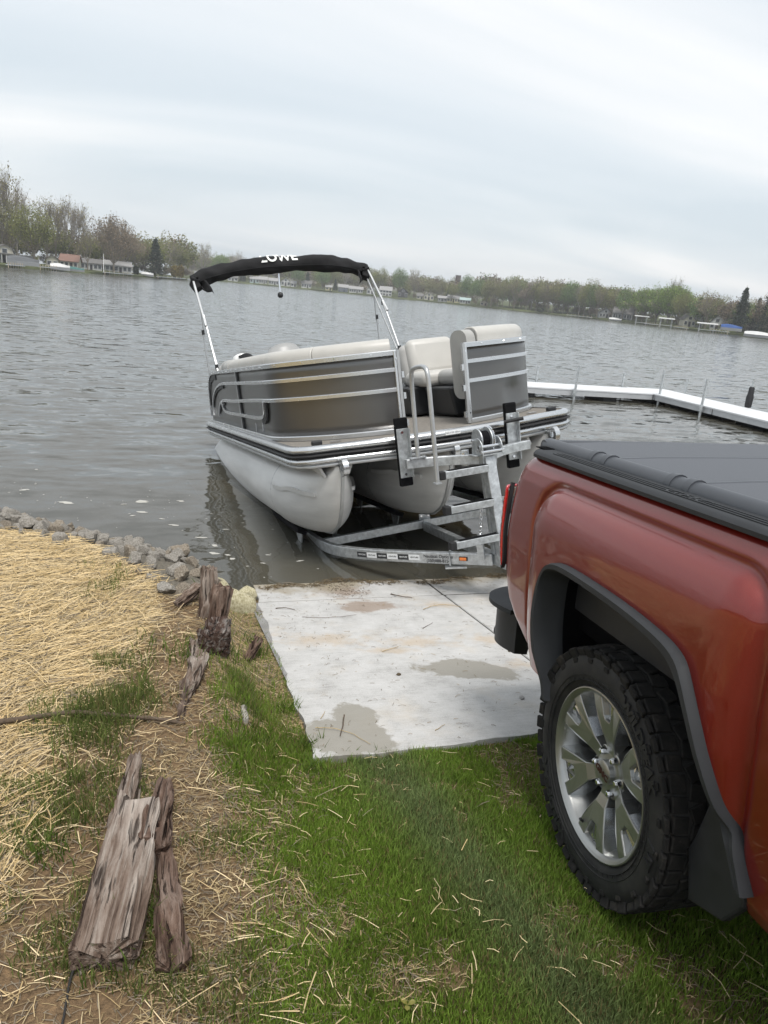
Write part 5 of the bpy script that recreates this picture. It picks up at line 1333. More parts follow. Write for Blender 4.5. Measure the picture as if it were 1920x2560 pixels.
PEN = [(-900,120),(-300,160),(0,188),(120,203),(240,222),(330,246),(400,275),(468,312)]
FAR = [(430,500),(560,478),(760,465),(900,452),(1060,432),(1220,405),(1400,368),(1560,318),(1700,276),(1800,252),(1920,230),(2150,190),(2500,140),(3200,95)]
def dpen(px): return float(np.interp(px, [p for p, _ in PEN], [d for _, d in PEN]))
def dfar(px): return float(np.interp(px, [p for p, _ in FAR], [d for _, d in FAR]))
def shore_mesh(name, P, rings, heights):
    px = np.unique(np.r_[np.linspace(P[0][0], P[-1][0], 70)]); vs = []; n = len(rings)
    for i, p in enumerate(px):
        D = float(np.interp(p, [a for a, _ in P], [b_ for _, b_ in P]))
        for r, h in zip(rings, heights):
            jt = 1.2*math.sin(p*.11)+.8*math.sin(p*.37) if r > 0 else .6*math.sin(p*.23)
            v = far(p, D+r+jt*.4, h+(.25*math.sin(p*.05+r) if r > 10 else 0)); vs.append(v)
    fs = [(i*n+j, (i+1)*n+j, (i+1)*n+j+1, i*n+j+1) for i in range(len(px)-1) for j in range(n-1)]
    q = MB(); q.add(vs, fs); o = q.build(name, 'shore_grass', None, smooth=60); return tag(o, kind='structure')
shore_mesh('far_shore_land', FAR, [-6, 0, .15, 12, 60, 250, 800], [-.6, -.1, .42, .8, 1.6, 5.0, 9.0])
shore_mesh('peninsula_land', PEN, [-5, 0, .15, 10, 45, 90], [-.6, -.1, .38, .75, 1.1, .6])

# ---- trees
class Br:
    def __init__(s): s.V = []; s.F = []; s.tips = []
    def seg(s, a, b_, ra, rb, n=4):
        d = np.array(b_)-np.array(a); L_ = np.linalg.norm(d)
        if L_ < 1e-6: return
        d = d/L_; sd = np.cross(d, (.3, .5, .8)); sd /= np.linalg.norm(sd); u = np.cross(sd, d); o = len(s.V)
        for p, r in ((a, ra), (b_, rb)):
            for k in range(n): an = 2*math.pi*k/n; s.V.append(np.array(p)+r*(math.cos(an)*sd+math.sin(an)*u))
        for k in range(n): s.F.append((o+k, o+(k+1) % n, o+n+(k+1) % n, o+n+k))
def grow(br, R, p, d, L_, r, depth, spread, upw, wig=.10):
    pts = [np.array(p, float)]; nseg = 3 if depth > 1 else 2; dd = unit(d); rr = r
    for i in range(nseg):
        dd = unit(dd+np.array([R.gauss(0, wig), R.gauss(0, wig), R.gauss(0, wig*.6)+upw])); q_ = pts[-1]+dd*L_/nseg; r2 = rr*(.82 if depth > 1 else .62)
        br.seg(pts[-1], q_, rr, r2, 4 if depth > 2 else 3); pts.append(q_); rr = r2
    if depth <= 1: br.tips += [pts[-1], pts[-2]]
    if depth == 0: return
    nb = {4: 6, 3: 5, 2: 5, 1: 4}.get(depth, 4)
    for k in range(nb):
        tpos = R.uniform(.30, 1.0) if k else 1.0; idx_ = min(int(tpos*nseg), nseg-1); fr_ = tpos*nseg-idx_; base = pts[idx_]*(1-fr_)+pts[min(idx_+1, nseg)]*fr_
        az = R.uniform(0, 2*math.pi); perp = np.cross(dd, (math.cos(az), math.sin(az), .3)); perp = unit(perp)
        nd = unit(dd*math.cos(spread)+perp*math.sin(spread)); grow(br, R, base, nd, L_*R.uniform(.52, .74), max(rr*R.uniform(.55, .75), .0021), depth-1, spread*R.uniform(.85, 1.15), upw, wig)
def leaf_mesh(name, C_, size, R, colA, colB, vary=.35):
    C_ = np.asarray(C_); n = len(C_); rg = np.random.default_rng(R.randrange(10**6))
    a = rg.normal(size=(n, 3)); a /= np.linalg.norm(a, axis=1)[:, None]; b_ = np.cross(a, rg.normal(size=(n, 3))); b_ /= np.linalg.norm(b_, axis=1)[:, None]
    s = size*rg.uniform(.6, 1.3, (n, 1)); V = np.stack([C_-a*s, C_+b_*s*.55, C_+a*s, C_-b_*s*.55], 1).reshape(-1, 3)
    k = rg.uniform(0, 1, (n, 1)); col = np.array(colA)*(1-k)+np.array(colB)*k; col = col*rg.uniform(1-vary, 1+vary, (n, 1))
    return np_mesh(name, V, np.arange(4*n).reshape(-1, 4), 'leaves_far', tint=np.repeat(col, 4, 0), link=False)
protos = {}
def tree_proto(key, seed, h=1.0, depth=4, spread=.5, upw=.12, trunk=.30, leaves=0, lsize=.028, colA=(.10,.12,.03), colB=(.16,.19,.05), bark='bark', round_=0, limbs=6, r0=.016, broad=1.0):
    """unit-height tree: mesh of limbs and mesh of leaves"""
    R = random.Random(seed); br = Br(); top = np.array([0, 0, trunk]); br.seg((0,0,-.02), top*.5, r0*1.25, r0, 6); br.seg(top*.5, top, r0, r0*.9, 6)
    for k in range(limbs):
        az = 2*math.pi*k/limbs+R.uniform(-.4, .4); el = R.uniform(.55, 1.25) if k else 1.45
        st = top*R.uniform(.62, 1.0) if k else top
        grow(br, R, st, (math.cos(az)*math.cos(el), math.sin(az)*math.cos(el), math.sin(el)), R.uniform(.26, .36) if k else .34, r0*.62, depth-1, spread, upw)
    V = np.array(br.V); mh = V[:, 2].max(); V[:, 2] /= mh; V[:, :2] *= .9*broad/max(mh, .8)
    # keep thin twigs visible: they are drawn a little stout
    me = np_mesh('trunk', V, np.array([f if len(f) == 4 else f for f in br.F if len(f) == 4]), bark, link=False)
    lm_ = None
    if leaves:
        tips = np.array(br.tips); tips[:, 2] /= mh; tips[:, :2] *= .9*broad/max(mh, .8); rg = np.random.default_rng(seed)
        C_ = tips[rg.integers(0, len(tips), leaves)]+rg.normal(size=(leaves, 3))*.030
        if round_:
            g_ = rg.normal(size=(leaves, 3)); g_ /= np.linalg.norm(g_, axis=1)[:, None]; g_ = g_*rg.uniform(.55, 1, (leaves, 1))*np.array([.36*broad, .36*broad, .36])+np.array([0, 0, .60]); m_ = rg.random(leaves) < round_; C_[m_] = g_[m_]
        C_[:, 2] = np.clip(C_[:, 2], .12, 1.02); lm_ = leaf_mesh('crown', C_, lsize, R, colA, colB)
    protos[key] = (me, lm_)
tree_proto('bare1', 1, leaves=500, lsize=.014, colA=(0.217,0.186,0.093), colB=(0.279,0.264,0.109), spread=.46, upw=.16)
tree_proto('bare2', 5, leaves=700, lsize=.014, colA=(0.202,0.171,0.093), colB=(0.264,0.264,0.093), spread=.55, upw=.10, trunk=.24)
tree_proto('bare3', 9, leaves=300, lsize=.013, colA=(0.217,0.171,0.109), colB=(0.264,0.217,0.124), spread=.42, upw=.2, limbs=7, bark='bark_pale')
tree_proto('brown', 13, leaves=2400, lsize=.017, colA=(.190,.150,.105), colB=(.250,.200,.140), spread=.5, upw=.14, trunk=.16, limbs=8, round_=.30, broad=1.05)
tree_proto('bud1', 17, leaves=5200, lsize=.0135, colA=(0.147,0.155,0.046), colB=(0.240,0.256,0.078), spread=.5, upw=.12, trunk=.18, limbs=7, round_=.25)
tree_proto('bud2', 21, leaves=4000, lsize=.0135, colA=(0.171,0.178,0.062), colB=(0.256,0.240,0.109), spread=.48, upw=.17, trunk=.2, limbs=6, round_=.15)
tree_proto('green1', 25, leaves=7500, lsize=.017, colA=(0.116,0.178,0.034), colB=(0.232,0.318,0.070), spread=.55, upw=.08, trunk=.16, limbs=8, round_=.6, broad=1.12)
tree_proto('green2', 29, leaves=5200, lsize=.0155, colA=(0.093,0.155,0.046), colB=(0.186,0.264,0.078), spread=.5, upw=.12, trunk=.2, limbs=7, round_=.45)
# conifer
def conifer(key, seed, gaps=0.0):
    R = random.Random(seed); br = Br(); br.seg((0,0,-.02), (0,0,.5), .02, .012, 6); br.seg((0,0,.5), (0,0,1.0), .012, .002, 5)
    C_ = []; lay = 30
    for i in range(lay):
        z = .07+.90*i/lay; rad_ = .31*(1-z)**.85+.014
        if R.random() < gaps: rad_ *= .55
        for k in range(11):
            a = R.uniform(0, 2*math.pi); rr = rad_*R.uniform(.65, 1.1); e_ = np.array([rr*math.cos(a), rr*math.sin(a), z-.03-.10*rr])
            br.seg((0, 0, z), e_, .004, .0015, 3)
            for u in np.linspace(.25, 1, 9 if not gaps else 5): C_.append(np.array([0, 0, z])*(1-u)+e_*u+np.array([R.gauss(0,.010), R.gauss(0,.010), R.gauss(0,.008)]))
    protos[key] = (np_mesh('trunk', np.array(br.V), np.array(br.F), 'bark', link=False), leaf_mesh('crown', C_, .026, R, (.018,.030,.016), (.032,.048,.022), .3)) if False else (None, None)
    V = np.array(br.V); F3 = [f for f in br.F]
    protos[key] = (np_mesh('trunk', V, np.array(F3), 'bark', link=False), leaf_mesh('crown', C_, .024, R, (.016,.028,.015), (.034,.050,.024), .3))
conifer('fir', 33); conifer('thin_fir', 37, .35)
TREEN = 0
KN = {'bare1': 'bare_tree', 'bare2': 'bare_tree', 'bare3': 'bare_tree', 'brown': 'budding_tree', 'bud1': 'budding_tree', 'bud2': 'budding_tree', 'green1': 'leafy_tree', 'green2': 'leafy_tree', 'fir': 'conifer_tree', 'thin_fir': 'conifer_tree'}
def tree(key, px, dist, hpx, label, group=None, wide=1.0, z=.6, seed=0, sink=0):
    h = hpx*mpp(px, dist); p = far(px, dist, z-sink); o = empty(KN[key], p, seed*1.9+px*.13); o.scale = (h*wide, h*wide, h); tag(o, label, 'tree', group)
    a, b_ = protos[key]
    t_ = bpy.data.objects.new('trunk', a); COL.objects.link(t_); t_.parent = o
    if b_: c_ = bpy.data.objects.new('crown', b_); COL.objects.link(c_); c_.parent = o
    return o
GP = 'trees on the left peninsula'
for key, px, dd, h, lab, wd in (
    ('bare1', 8, 24, 238, 'tallest bare tree at the left edge of the picture', .85), ('bare3', 44, 30, 205, 'tall slender bare tree beside the tallest one at the left', .7),
    ('bud1', 86, 7, 150, 'olive budding tree standing at the water beside the gambrel house', 1.0), ('bud2', 28, 22, 150, 'olive budding tree behind the gambrel house', 1.1),
    ('bare2', 118, 34, 165, 'bare tree rising behind the olive budding tree', .8), ('bare1', 140, 32, 172, 'bare tree behind the red roofed house, left of its pair', .75),
    ('bare3', 168, 36, 178, 'bare tree with upswept branches behind the red roofed house', .8), ('bare1', 196, 34, 160, 'rightmost tall bare tree behind the red roofed house', .7),
    ('bare2', 219, 6, 100, 'small bare tree in front of the long white house', .8), ('brown', 284, 8, 142, 'largest reddish brown tree beside the long white house', 1.0),
    ('brown', 312, 14, 128, 'reddish brown tree just right of the largest one', .8), ('bare2', 262, 32, 130, 'bare tree behind the reddish brown tree', .8),
    ('bud2', 340, 26, 96, 'olive tree between the reddish brown trees and the dark fir', 1.0), ('bud1', 362, 30, 88, 'olive tree close behind the dark fir', 1.0),
    ('fir', 389, 6, 92, 'dark green fir near the tip of the peninsula', 1.05), ('bare3', 414, 40, 92, 'bare tree right behind the dark fir', .8), ('bare2', 436, 34, 84, 'bare tree above the golden shrub', .85), ('bud2', 458, 30, 72, 'thin olive tree at the tip of the peninsula', .8)):
    tree(key, px, dpen(px)+dd, h, lab, GP, wd, .7, px)
GF = 'trees along the far shore'
for key, px, dd, h, lab, wd in (
    ('bare2', 506, 18, 88, 'large bare tree left of the bimini', 1.05), ('green1', 552, 24, 62, 'round bright green tree just left of the bimini top', .9), ('bare3', 594, 30, 78, 'bare tree rising behind the bimini top', .9), ('bud2', 480, 20, 74, 'olive tree left of the large bare tree near the bimini', .8),
    ('fir', 606, 8, 36, 'small dark fir under the bimini top', 1.0), ('bud2', 624, 12, 30, 'small tree under the bimini top beside the teal house', 1.2), ('green2', 746, 10, 56, 'green tree standing among the white houses', .95), ('fir', 768, 14, 40, 'small fir right of the green tree among the white houses', .9),
    ('green2', 806, 14, 50, 'green tree seen through the bimini frame', 1.2), ('fir', 838, 6, 30, 'small dark fir beside the navy house', .8), ('bud1', 826, 34, 62, 'olive tree behind the navy house', 1.0), ('bare3', 862, 40, 66, 'bare tree above the navy house', .9), ('bud2', 892, 36, 64, 'budding tree above the low white house', .9), ('bud1', 922, 40, 66, 'budding tree behind the right bimini leg', .9),
    ('bud1', 950, 20, 68, 'olive green tree right of the bimini leg', 1.05), ('green2', 996, 22, 74, 'light green tree above the dark barn', .85), ('bare2', 1034, 26, 74, 'spreading bare tree right of the dark barn', 1.0), ('bud2', 1076, 24, 52, 'low olive tree beside the bare spreading tree', 1.0), ('bud2', 1102, 26, 56, 'olive tree left of the brick tower', .9), ('fir', 1121, 18, 46, 'small fir left of the brick tower', .8), ('bud1', 1128, 6, 48, 'yellowish tree in front of the yellow house', .9),
    ('green2', 1164, 16, 74, 'tall light green tree right of the brick tower', .8), ('green2', 1192, 8, 66, 'green tree overhanging the water right of the pale house', .9)):
    tree(key, px, dfar(px)+dd, h, lab, GF, wd, .9, px)
R = random.Random(4); keys = ['bud1', 'bud2', 'bare1', 'bud2', 'bud1', 'bare2', 'green2', 'brown', 'bare3']
px = 1216; k = 0
while px < 1500:
    kk = keys[k % 9]; tree(kk, px, dfar(px)+R.uniform(4, 14), R.uniform(62, 84)*(1.0+.0004*(px-1216)), {'bud1': 'olive green budding tree', 'bud2': 'pale olive budding tree', 'bare1': 'tall bare tree', 'bare2': 'spreading bare tree', 'bare3': 'pale barked bare tree', 'green2': 'green leafed tree', 'brown': 'brown budding tree'}[kk]+' in the wooded stretch of the far shore', 'trees of the wooded far shore', R.uniform(.75, 1.0), .8, px); px += R.uniform(11, 17); k += 1
for key, px, dd, h, lab, wd in (
    ('bud1', 1506, 10, 78, 'olive tree at the right end of the wooded stretch', .9), ('bud2', 1530, 8, 76, 'thin olive tree over the left gable of the grey lake house', .8), ('green2', 1556, 6, 82, 'green tree in front of the grey lake house', .8), ('green2', 1474, 10, 84, 'narrow green tree left of the grey lake house', .7),
    ('green1', 1606, 12, 84, 'broad bright green tree left of the boat lifts', 1.05), ('green1', 1640, 16, 88, 'bright green tree above the boat lifts', 1.0), ('green1', 1668, 14, 98, 'tallest bright green tree above the boat lifts', .95), ('bud1', 1696, 10, 84, 'yellow green tree left of the cream gabled house', .9), ('green1', 1692, 30, 92, 'bright green tree behind the cream gabled house', 1.0),
    ('bare1', 1672, 34, 116, 'bare treetop poking above the bright green trees', .6), ('bare2', 1764, 12, 96, 'spreading bare tree right of the cream gabled house', 1.05), ('thin_fir', 1740, 24, 76, 'thin dark spruce behind the cream gabled house', .9), ('bud2', 1800, 24, 84, 'olive tree behind the white gabled house', 1.2), ('fir', 1846, 8, 112, 'tall dark spruce beside the blue covered boat', .85),
    ('thin_fir', 1884, 16, 90, 'thin spruce right of the tall dark spruce', .8), ('thin_fir', 1908, 8, 122, 'ragged spruce at the right edge of the picture', .8), ('brown', 1925, 18, 110, 'brown budding tree cut by the right edge', 1.0), ('bud2', 1868, 30, 84, 'olive tree behind the tall dark spruce', 1.2), ('bud1', 1946, 6, 110, 'yellowish tree just beyond the right edge', .9)):
    tree(key, px, dfar(px)+dd, h, lab, GF, wd, .9, px)
# woods behind, one mass nobody could count
def woods(name, px0, px1, dfn, n, d0, d1, h0, h1, seed, keys, lab, z=1.0):
    R = random.Random(seed); Vs = []; Fs = []; Ts = []; Vt = []; Ft = []; o1 = o2 = 0
    arr = {}
    for k in set(keys):
        a, b_ = protos[k]; va = np.empty(len(a.vertices)*3, np.float32); a.vertices.foreach_get('co', va); fa = np.empty(len(a.polygons)*4, np.int32); a.polygons.foreach_get('vertices', fa)
        vb = np.empty(len(b_.vertices)*3, np.float32); b_.vertices.foreach_get('co', vb); cb = np.empty(len(b_.vertices)*4, np.float32); b_.color_attributes['tint'].data.foreach_get('color', cb)
        vb = vb.reshape(-1, 4, 3); cb = cb.reshape(-1, 4, 4)
        sel = np.arange(0, len(vb), max(1, len(vb)//650)); fa = fa.reshape(-1, 4); arr[k] = (va.reshape(-1, 3), fa[:len(fa)], vb[sel]*1, cb[sel][:, :, :3])
    for i in range(n):
        px = R.uniform(px0, px1); D = dfn(px)+R.uniform(d0, d1); h = R.uniform(h0, h1)*mpp(px, D); p = far(px, D, z); k = R.choice(keys); va, fa, vb, cb = arr[k]; th = R.uniform(0, 6.28); c_, s_ = math.cos(th), math.sin(th)
        Rm = np.array([[c_, -s_, 0], [s_, c_, 0], [0, 0, 1]])*h
        cen = vb.mean(1, keepdims=True); vb2 = (cen+(vb-cen)*2.2).reshape(-1, 3)
        Vs.append(vb2@Rm.T+np.array(p)); Ts.append(cb.reshape(-1, 3)*R.uniform(.7, 1.1)); 
        st = np.arange(0, len(fa)); st = st[:120]; f2 = fa[st]; Vt.append(va[:int(f2.max())+1]@Rm.T+np.array(p)); Ft.append(f2+o2); o2 += int(f2.max())+1
    V = np.concatenate(Vs); o = np_mesh(name, V, np.arange(len(V)).reshape(-1, 4), 'leaves_far', tint=np.concatenate(Ts)); tag(o, lab, 'woods', kind='stuff')
    return o
woods('distant_woods', 470, 1240, dfar, 190, 45, 150, 40, 58, 3, ['bud1', 'bud2', 'brown'], 'hazy brown woods behind the houses of the far shore', 1.5)
woods('distant_woods', 1200, 1960, dfar, 210, 16, 70, 56, 80, 5, ['bud1', 'bud2', 'brown', 'green2'], 'olive brown woods behind the right far shore', 1.0)
woods('distant_woods', -150, 470, dpen, 90, 34, 60, 62, 105, 8, ['bud1', 'bud2', 'brown'], 'brown woods behind the left peninsula houses', .8)
woods('undergrowth', -200, 468, dpen, 150, 26, 62, 16, 34, 18, ['bud2', 'brown', 'bud1'], 'low brown undergrowth behind the peninsula houses', .4)
woods('undergrowth', 1200, 1960, dfar, 170, 12, 40, 14, 30, 19, ['bud2', 'brown', 'bud1'], 'low undergrowth beneath the right far shore trees', .5)
woods('undergrowth', 470, 1240, dfar, 130, 18, 60, 12, 24, 20, ['bud2', 'brown', 'bud1'], 'low undergrowth behind the far cottages', .6)
# low wooded rise behind the middle of the far shore
q = MB(); q.grid(60, 7, lambda u, v: tuple(far(460+u*760, 640+v*160, -1+v*(16+9*math.exp(-((u-.26)/.14)**2)+2.5*math.sin(u*17)+1.5*math.sin(u*53)+.9*math.sin(u*131))))); tag(q.build('wooded_hill', 'hill_brown' if 'hill_brown' in MATS else mat('hill_brown', (.115,.108,.085), 1, 0, .35, .12, spec=0), None, smooth=60), kind='structure')

# ---- houses
def house(px, dd, wpx, hpx, label, wall='siding_white', roof='roof_grey', dfn=dfar, gable='side', rot=0, rfrac=.4, win=3, storeys=1, depth=8, z=.75, porch=False, chimney=False, door=True, cat='house', name='lake_house'):
    D = dfn(px)+dd; k = mpp(px, D); W_ = wpx*k; H_ = hpx*k; hw = H_*(1-rfrac); hr_ = H_*rfrac; p = far(px, D, z); b_ = bearing(px)
    o = empty(name, p, math.atan2(-b_.x, b_.y)+rot); tag(o, label, cat)      # local -Y faces the camera
    q = MB()
    if gable == 'front':
        q.prism([(-W_/2, -.4), (W_/2, -.4), (W_/2, hw), (0, H_-.06), (-W_/2, hw)], lambda u, v, d: (u, d, v), 0, depth)
    elif gable == 'gambrel':
        q.prism([(-W_/2, -.4), (W_/2, -.4), (W_/2, hw), (W_*.38, hw+hr_*.66), (0, H_-.06), (-W_*.38, hw+hr_*.66), (-W_/2, hw)], lambda u, v, d: (u, d, v), 0, depth)
    else:
        q.prism([(0, -.4), (depth, -.4), (depth, hw), (depth/2, H_-.06), (0, hw)], lambda u, v, d: (d, u, v), -W_/2, W_/2)
    q.build('wall', wall, o)
    q = MB(); ov = .35; th = .16
    if gable in ('front', 'gambrel'):
        pr = [(-W_/2-ov, hw-.1), (0, H_), (W_/2+ov, hw-.1)] if gable == 'front' else [(-W_/2-ov, hw-.1), (-W_*.38, hw+hr_*.66), (0, H_), (W_*.38, hw+hr_*.66), (W_/2+ov, hw-.1)]
        q.prism(pr+[(a, c_+th) for a, c_ in pr[::-1]], lambda u, v, d: (u, d, v), -ov, depth+ov)
    else:
        sl_ = (hr_)/(depth/2); pr = [(-ov, hw-ov*sl_), (depth/2, H_), (depth+ov, hw-ov*sl_)]
        q.prism(pr+[(a, c_+th) for a, c_ in pr[::-1]], lambda u, v, d: (d, u, v), -W_/2-ov, W_/2+ov)
    ro = q.build('roof', roof, o)
    if chimney: q = MB(); q.box((W_*.2, depth*.5, H_+.4), (.7, .7, 1.6)); q.build('chimney', 'brick_tower', ro)
    trim = 'siding_white' if wall != 'siding_white' else 'siding_grey'
    sh = hw/storeys
    for s_ in range(storeys):
        nW = max(1, win)
        for i in range(nW):
            u = (i+.5)/nW-.5
            if door and s_ == 0 and i == nW//2:
                q = MB(); q.box((u*W_, -.03, sh*.40), (min(1.0, W_/nW*.6), .08, sh*.78)); q.build('door', 'siding_dark', o); continue
            ww = min(1.5, W_/nW*.62); wh_ = min(1.4, sh*.5)
            q = MB(); q.box((u*W_, -.04, sh*(s_+.55)), (ww+.24, .08, wh_+.24)); wf = q.build('window', trim, o)
            q = MB(); q.box((u*W_, -.075, sh*(s_+.55)), (ww, .06, wh_)); q.build('pane', 'glass_dark', wf)
    if gable in ('front', 'gambrel') and hr_ > 1.3:
        q = MB(); q.box((0, -.04, hw+hr_*.30), (1.2, .08, 1.1)); wf = q.build('window', trim, o); q = MB(); q.box((0, -.075, hw+hr_*.30), (.95, .06, .9)); q.build('pane', 'glass_dark', wf)
    if porch:
        q = MB(); q.box((0, -1.6, sh*.95), (W_*1.02, 3.2, .2)); pr_ = q.build('porch_roof', roof, o)
        q = MB()
        for i in range(5): q.box(((-.5+i/4)*W_*.98, -3.0, sh*.47), (.16, .16, sh*.95))
        q.build('porch_posts', 'siding_white', pr_)
    return o
H = house
H(12, 11, 42, 42, 'cream gambrel house with porch at the left edge', 'siding_cream', 'roof_grey', dpen, 'gambrel', .1, .45, 3, 1, 9, porch=True)
H(66, 9, 26, 20, 'small grey boathouse beside the gambrel house', 'siding_tan', 'roof_grey', dpen, 'side', 0, .35, 2, door=False)
H(131, 12, 28, 28, 'cream gable fronted cottage left of the red roofed house', 'siding_cream', 'roof_brown', dpen, 'front', 0, .4, 2, door=False)
H(172, 13, 42, 32, 'cream house with red roof on the peninsula', 'siding_cream', 'roof_red', dpen, 'side', -.12, .48, 4)
H(228, 15, 50, 26, 'long white house behind the flagpole', 'siding_white', 'roof_grey', dpen, 'side', 0, .38, 5)
H(296, 14, 62, 26, 'long white house partly behind the reddish brown trees', 'siding_white', 'roof_light', dpen, 'side', .05, .4, 6)
for px, w_, h, lab, wl2, rf, g_, n_, st_ in (
    (500, 26, 15, 'small white house far left of the bimini', 'siding_white', 'roof_grey', 'side', 3, 1), (582, 24, 13, 'white cottage under the left half of the bimini top', 'siding_white', 'roof_grey', 'side', 3, 1), (636, 22, 16, 'pale teal cottage under the bimini top', 'siding_teal', 'roof_light', 'side', 3, 1), (658, 20, 17, 'white cottage next to the pale teal one', 'siding_white', 'roof_light', 'side', 4, 1),
    (684, 24, 16, 'white cottage left of the hanging pole light', 'siding_white', 'roof_light', 'side', 4, 1), (714, 22, 19, 'white gable fronted house right of the hanging pole light', 'siding_white', 'roof_grey', 'front', 3, 1), (734, 14, 14, 'small white house left of the green shore tree', 'siding_white', 'roof_light', 'side', 2, 1), (766, 24, 18, 'white house right of the green shore tree', 'siding_white', 'roof_grey', 'side', 4, 1),
    (822, 16, 12, 'low yellowish house left of the navy house', 'siding_yellow', 'roof_light', 'side', 2, 1), (858, 24, 17, 'navy and white two storey house through the bimini frame', 'siding_navy', 'roof_light', 'side', 4, 2), (890, 34, 15, 'long low white house right of the navy house', 'siding_white', 'roof_light', 'side', 6, 1), (926, 18, 18, 'white house behind the right bimini legs', 'siding_white', 'roof_grey', 'front', 2, 1),
    (964, 30, 22, 'white two storey house right of the bimini leg', 'siding_white', 'roof_light', 'side', 4, 2), (1007, 24, 22, 'dark barn shaped house on the far shore', 'siding_dark', 'siding_dark', 'front', 3, 1), (1050, 16, 13, 'small cream house left of the hip roofed one', 'siding_cream', 'roof_grey', 'side', 2, 1), (1072, 24, 17, 'cream house with pale roof right of the dark barn', 'siding_cream', 'roof_light', 'front', 3, 1),
    (1106, 22, 13, 'grey shed roofed house left of the yellow house', 'siding_grey', 'roof_light', 'side', 3, 1), (1134, 30, 17, 'yellow house under the brick tower', 'siding_yellow', 'roof_light', 'side', 5, 1), (1163, 26, 14, 'pale green roofed white house right of the yellow house', 'siding_white', 'siding_teal', 'side', 4, 1), (1210, 18, 12, 'small house tucked at the left end of the woods', 'siding_tan', 'roof_grey', 'front', 2, 1)):
    H(px, 9, w_, h, lab, wl2, rf, dfar, g_, 0, .40, n_, st_)
H(1514, 12, 30, 24, 'grey gabled lake house in the trees', 'siding_grey', 'roof_grey', dfar, 'front', .1, .5, 4, 1)
H(1556, 10, 46, 30, 'wide grey lake house with glass front', 'siding_grey', 'roof_grey', dfar, 'side', -.05, .5, 7, 1, porch=True)
H(1724, 14, 28, 32, 'cream gabled house left of the bare spreading tree', 'siding_cream', 'roof_grey', dfar, 'front', .2, .5, 3, 1)
H(1744, 22, 22, 40, 'white tall gabled house behind the cream one', 'siding_white', 'roof_grey', dfar, 'front', 0, .5, 2, 1)
H(1792, 18, 32, 34, 'white gabled house left of the tall spruce', 'siding_white', 'roof_grey', dfar, 'front', -.1, .5, 3, 1)
H(1890, 20, 40, 22, 'low tan house behind the right edge spruces', 'siding_tan', 'roof_brown', dfar, 'side', 0, .4, 4, 1)
# brick tower
D = dfar(1139)+60; k = mpp(1139, D); o = empty('brick_tower', far(1139, D, 1.2), .2); tag(o, 'dark square brick tower rising above the far trees', 'tower')
q = MB(); q.box((0, 0, 31*k), (11*k, 8*k, 62*k)); q.build('wall', 'brick_tower', o)
q = MB(); q.box((0, 0, 62.6*k), (11.6*k, 8.6*k, 1.2*k)); q.build('cap', 'roof_grey', o)
q = MB()
for i in range(4): q.box(((-.3+i*.2)*11*k, -4.05*k, 50*k), (.9*k, .2*k, 4*k))
q.build('window', 'glass_dark', o)
# flagpole
p = far(259, dpen(259)+2, .5); q = MB(); q.tube([tuple(p), tuple(p+Vector((0, 0, 44*mpp(259, 228))))], [.11, .06], 8); tag(q.build('flagpole', 'white_gel', None), 'tall white flagpole on the peninsula shore', 'flagpole')
# shrubs
def shrub(px, dfn, dd, wpx, hpx, cA, cB, lab, seed):
    D = dfn(px)+dd; k = mpp(px, D); R = random.Random(seed); rg = np.random.default_rng(seed); n = 1500
    g_ = rg.normal(size=(n, 3)); g_ /= np.linalg.norm(g_, axis=1)[:, None]; g_ *= rg.uniform(.5, 1, (n, 1)); C_ = g_*np.array([wpx*k/2, wpx*k/2, hpx*k/2])*(.85+.25*np.abs(np.sin(g_[:, :1]*7)))+np.array([0, 0, hpx*k*.5])
    C_[:, 2] = np.abs(C_[:, 2]); me = leaf_mesh('crown', C_, .28, R, cA, cB); o = empty('shrub', far(px, D, .5)); tag(o, lab, 'shrub'); c_ = bpy.data.objects.new('crown', me); COL.objects.link(c_); c_.parent = o
    q = MB(); q.tube([(0, 0, -.2), (0, 0, hpx*k*.5)], .12, 6); q.build('stem', 'bark', o)
shrub(437, dpen, 1.5, 20, 30, (.16,.12,.02), (.22,.17,.04), 'golden shrub left half of the pair at the tip of the peninsula', 1); shrub(452, dpen, 1.5, 18, 32, (.15,.11,.02), (.20,.15,.035), 'golden shrub right half of the pair at the tip of the peninsula', 2)
shrub(340, dpen, 6, 14, 20, (.03,.04,.02), (.05,.06,.03), 'dark round shrub left of the dark fir', 3); shrub(1352, dfar, 2, 16, 10, (.05,.06,.03), (.08,.09,.04), 'low shrub on the wooded far shore', 4)
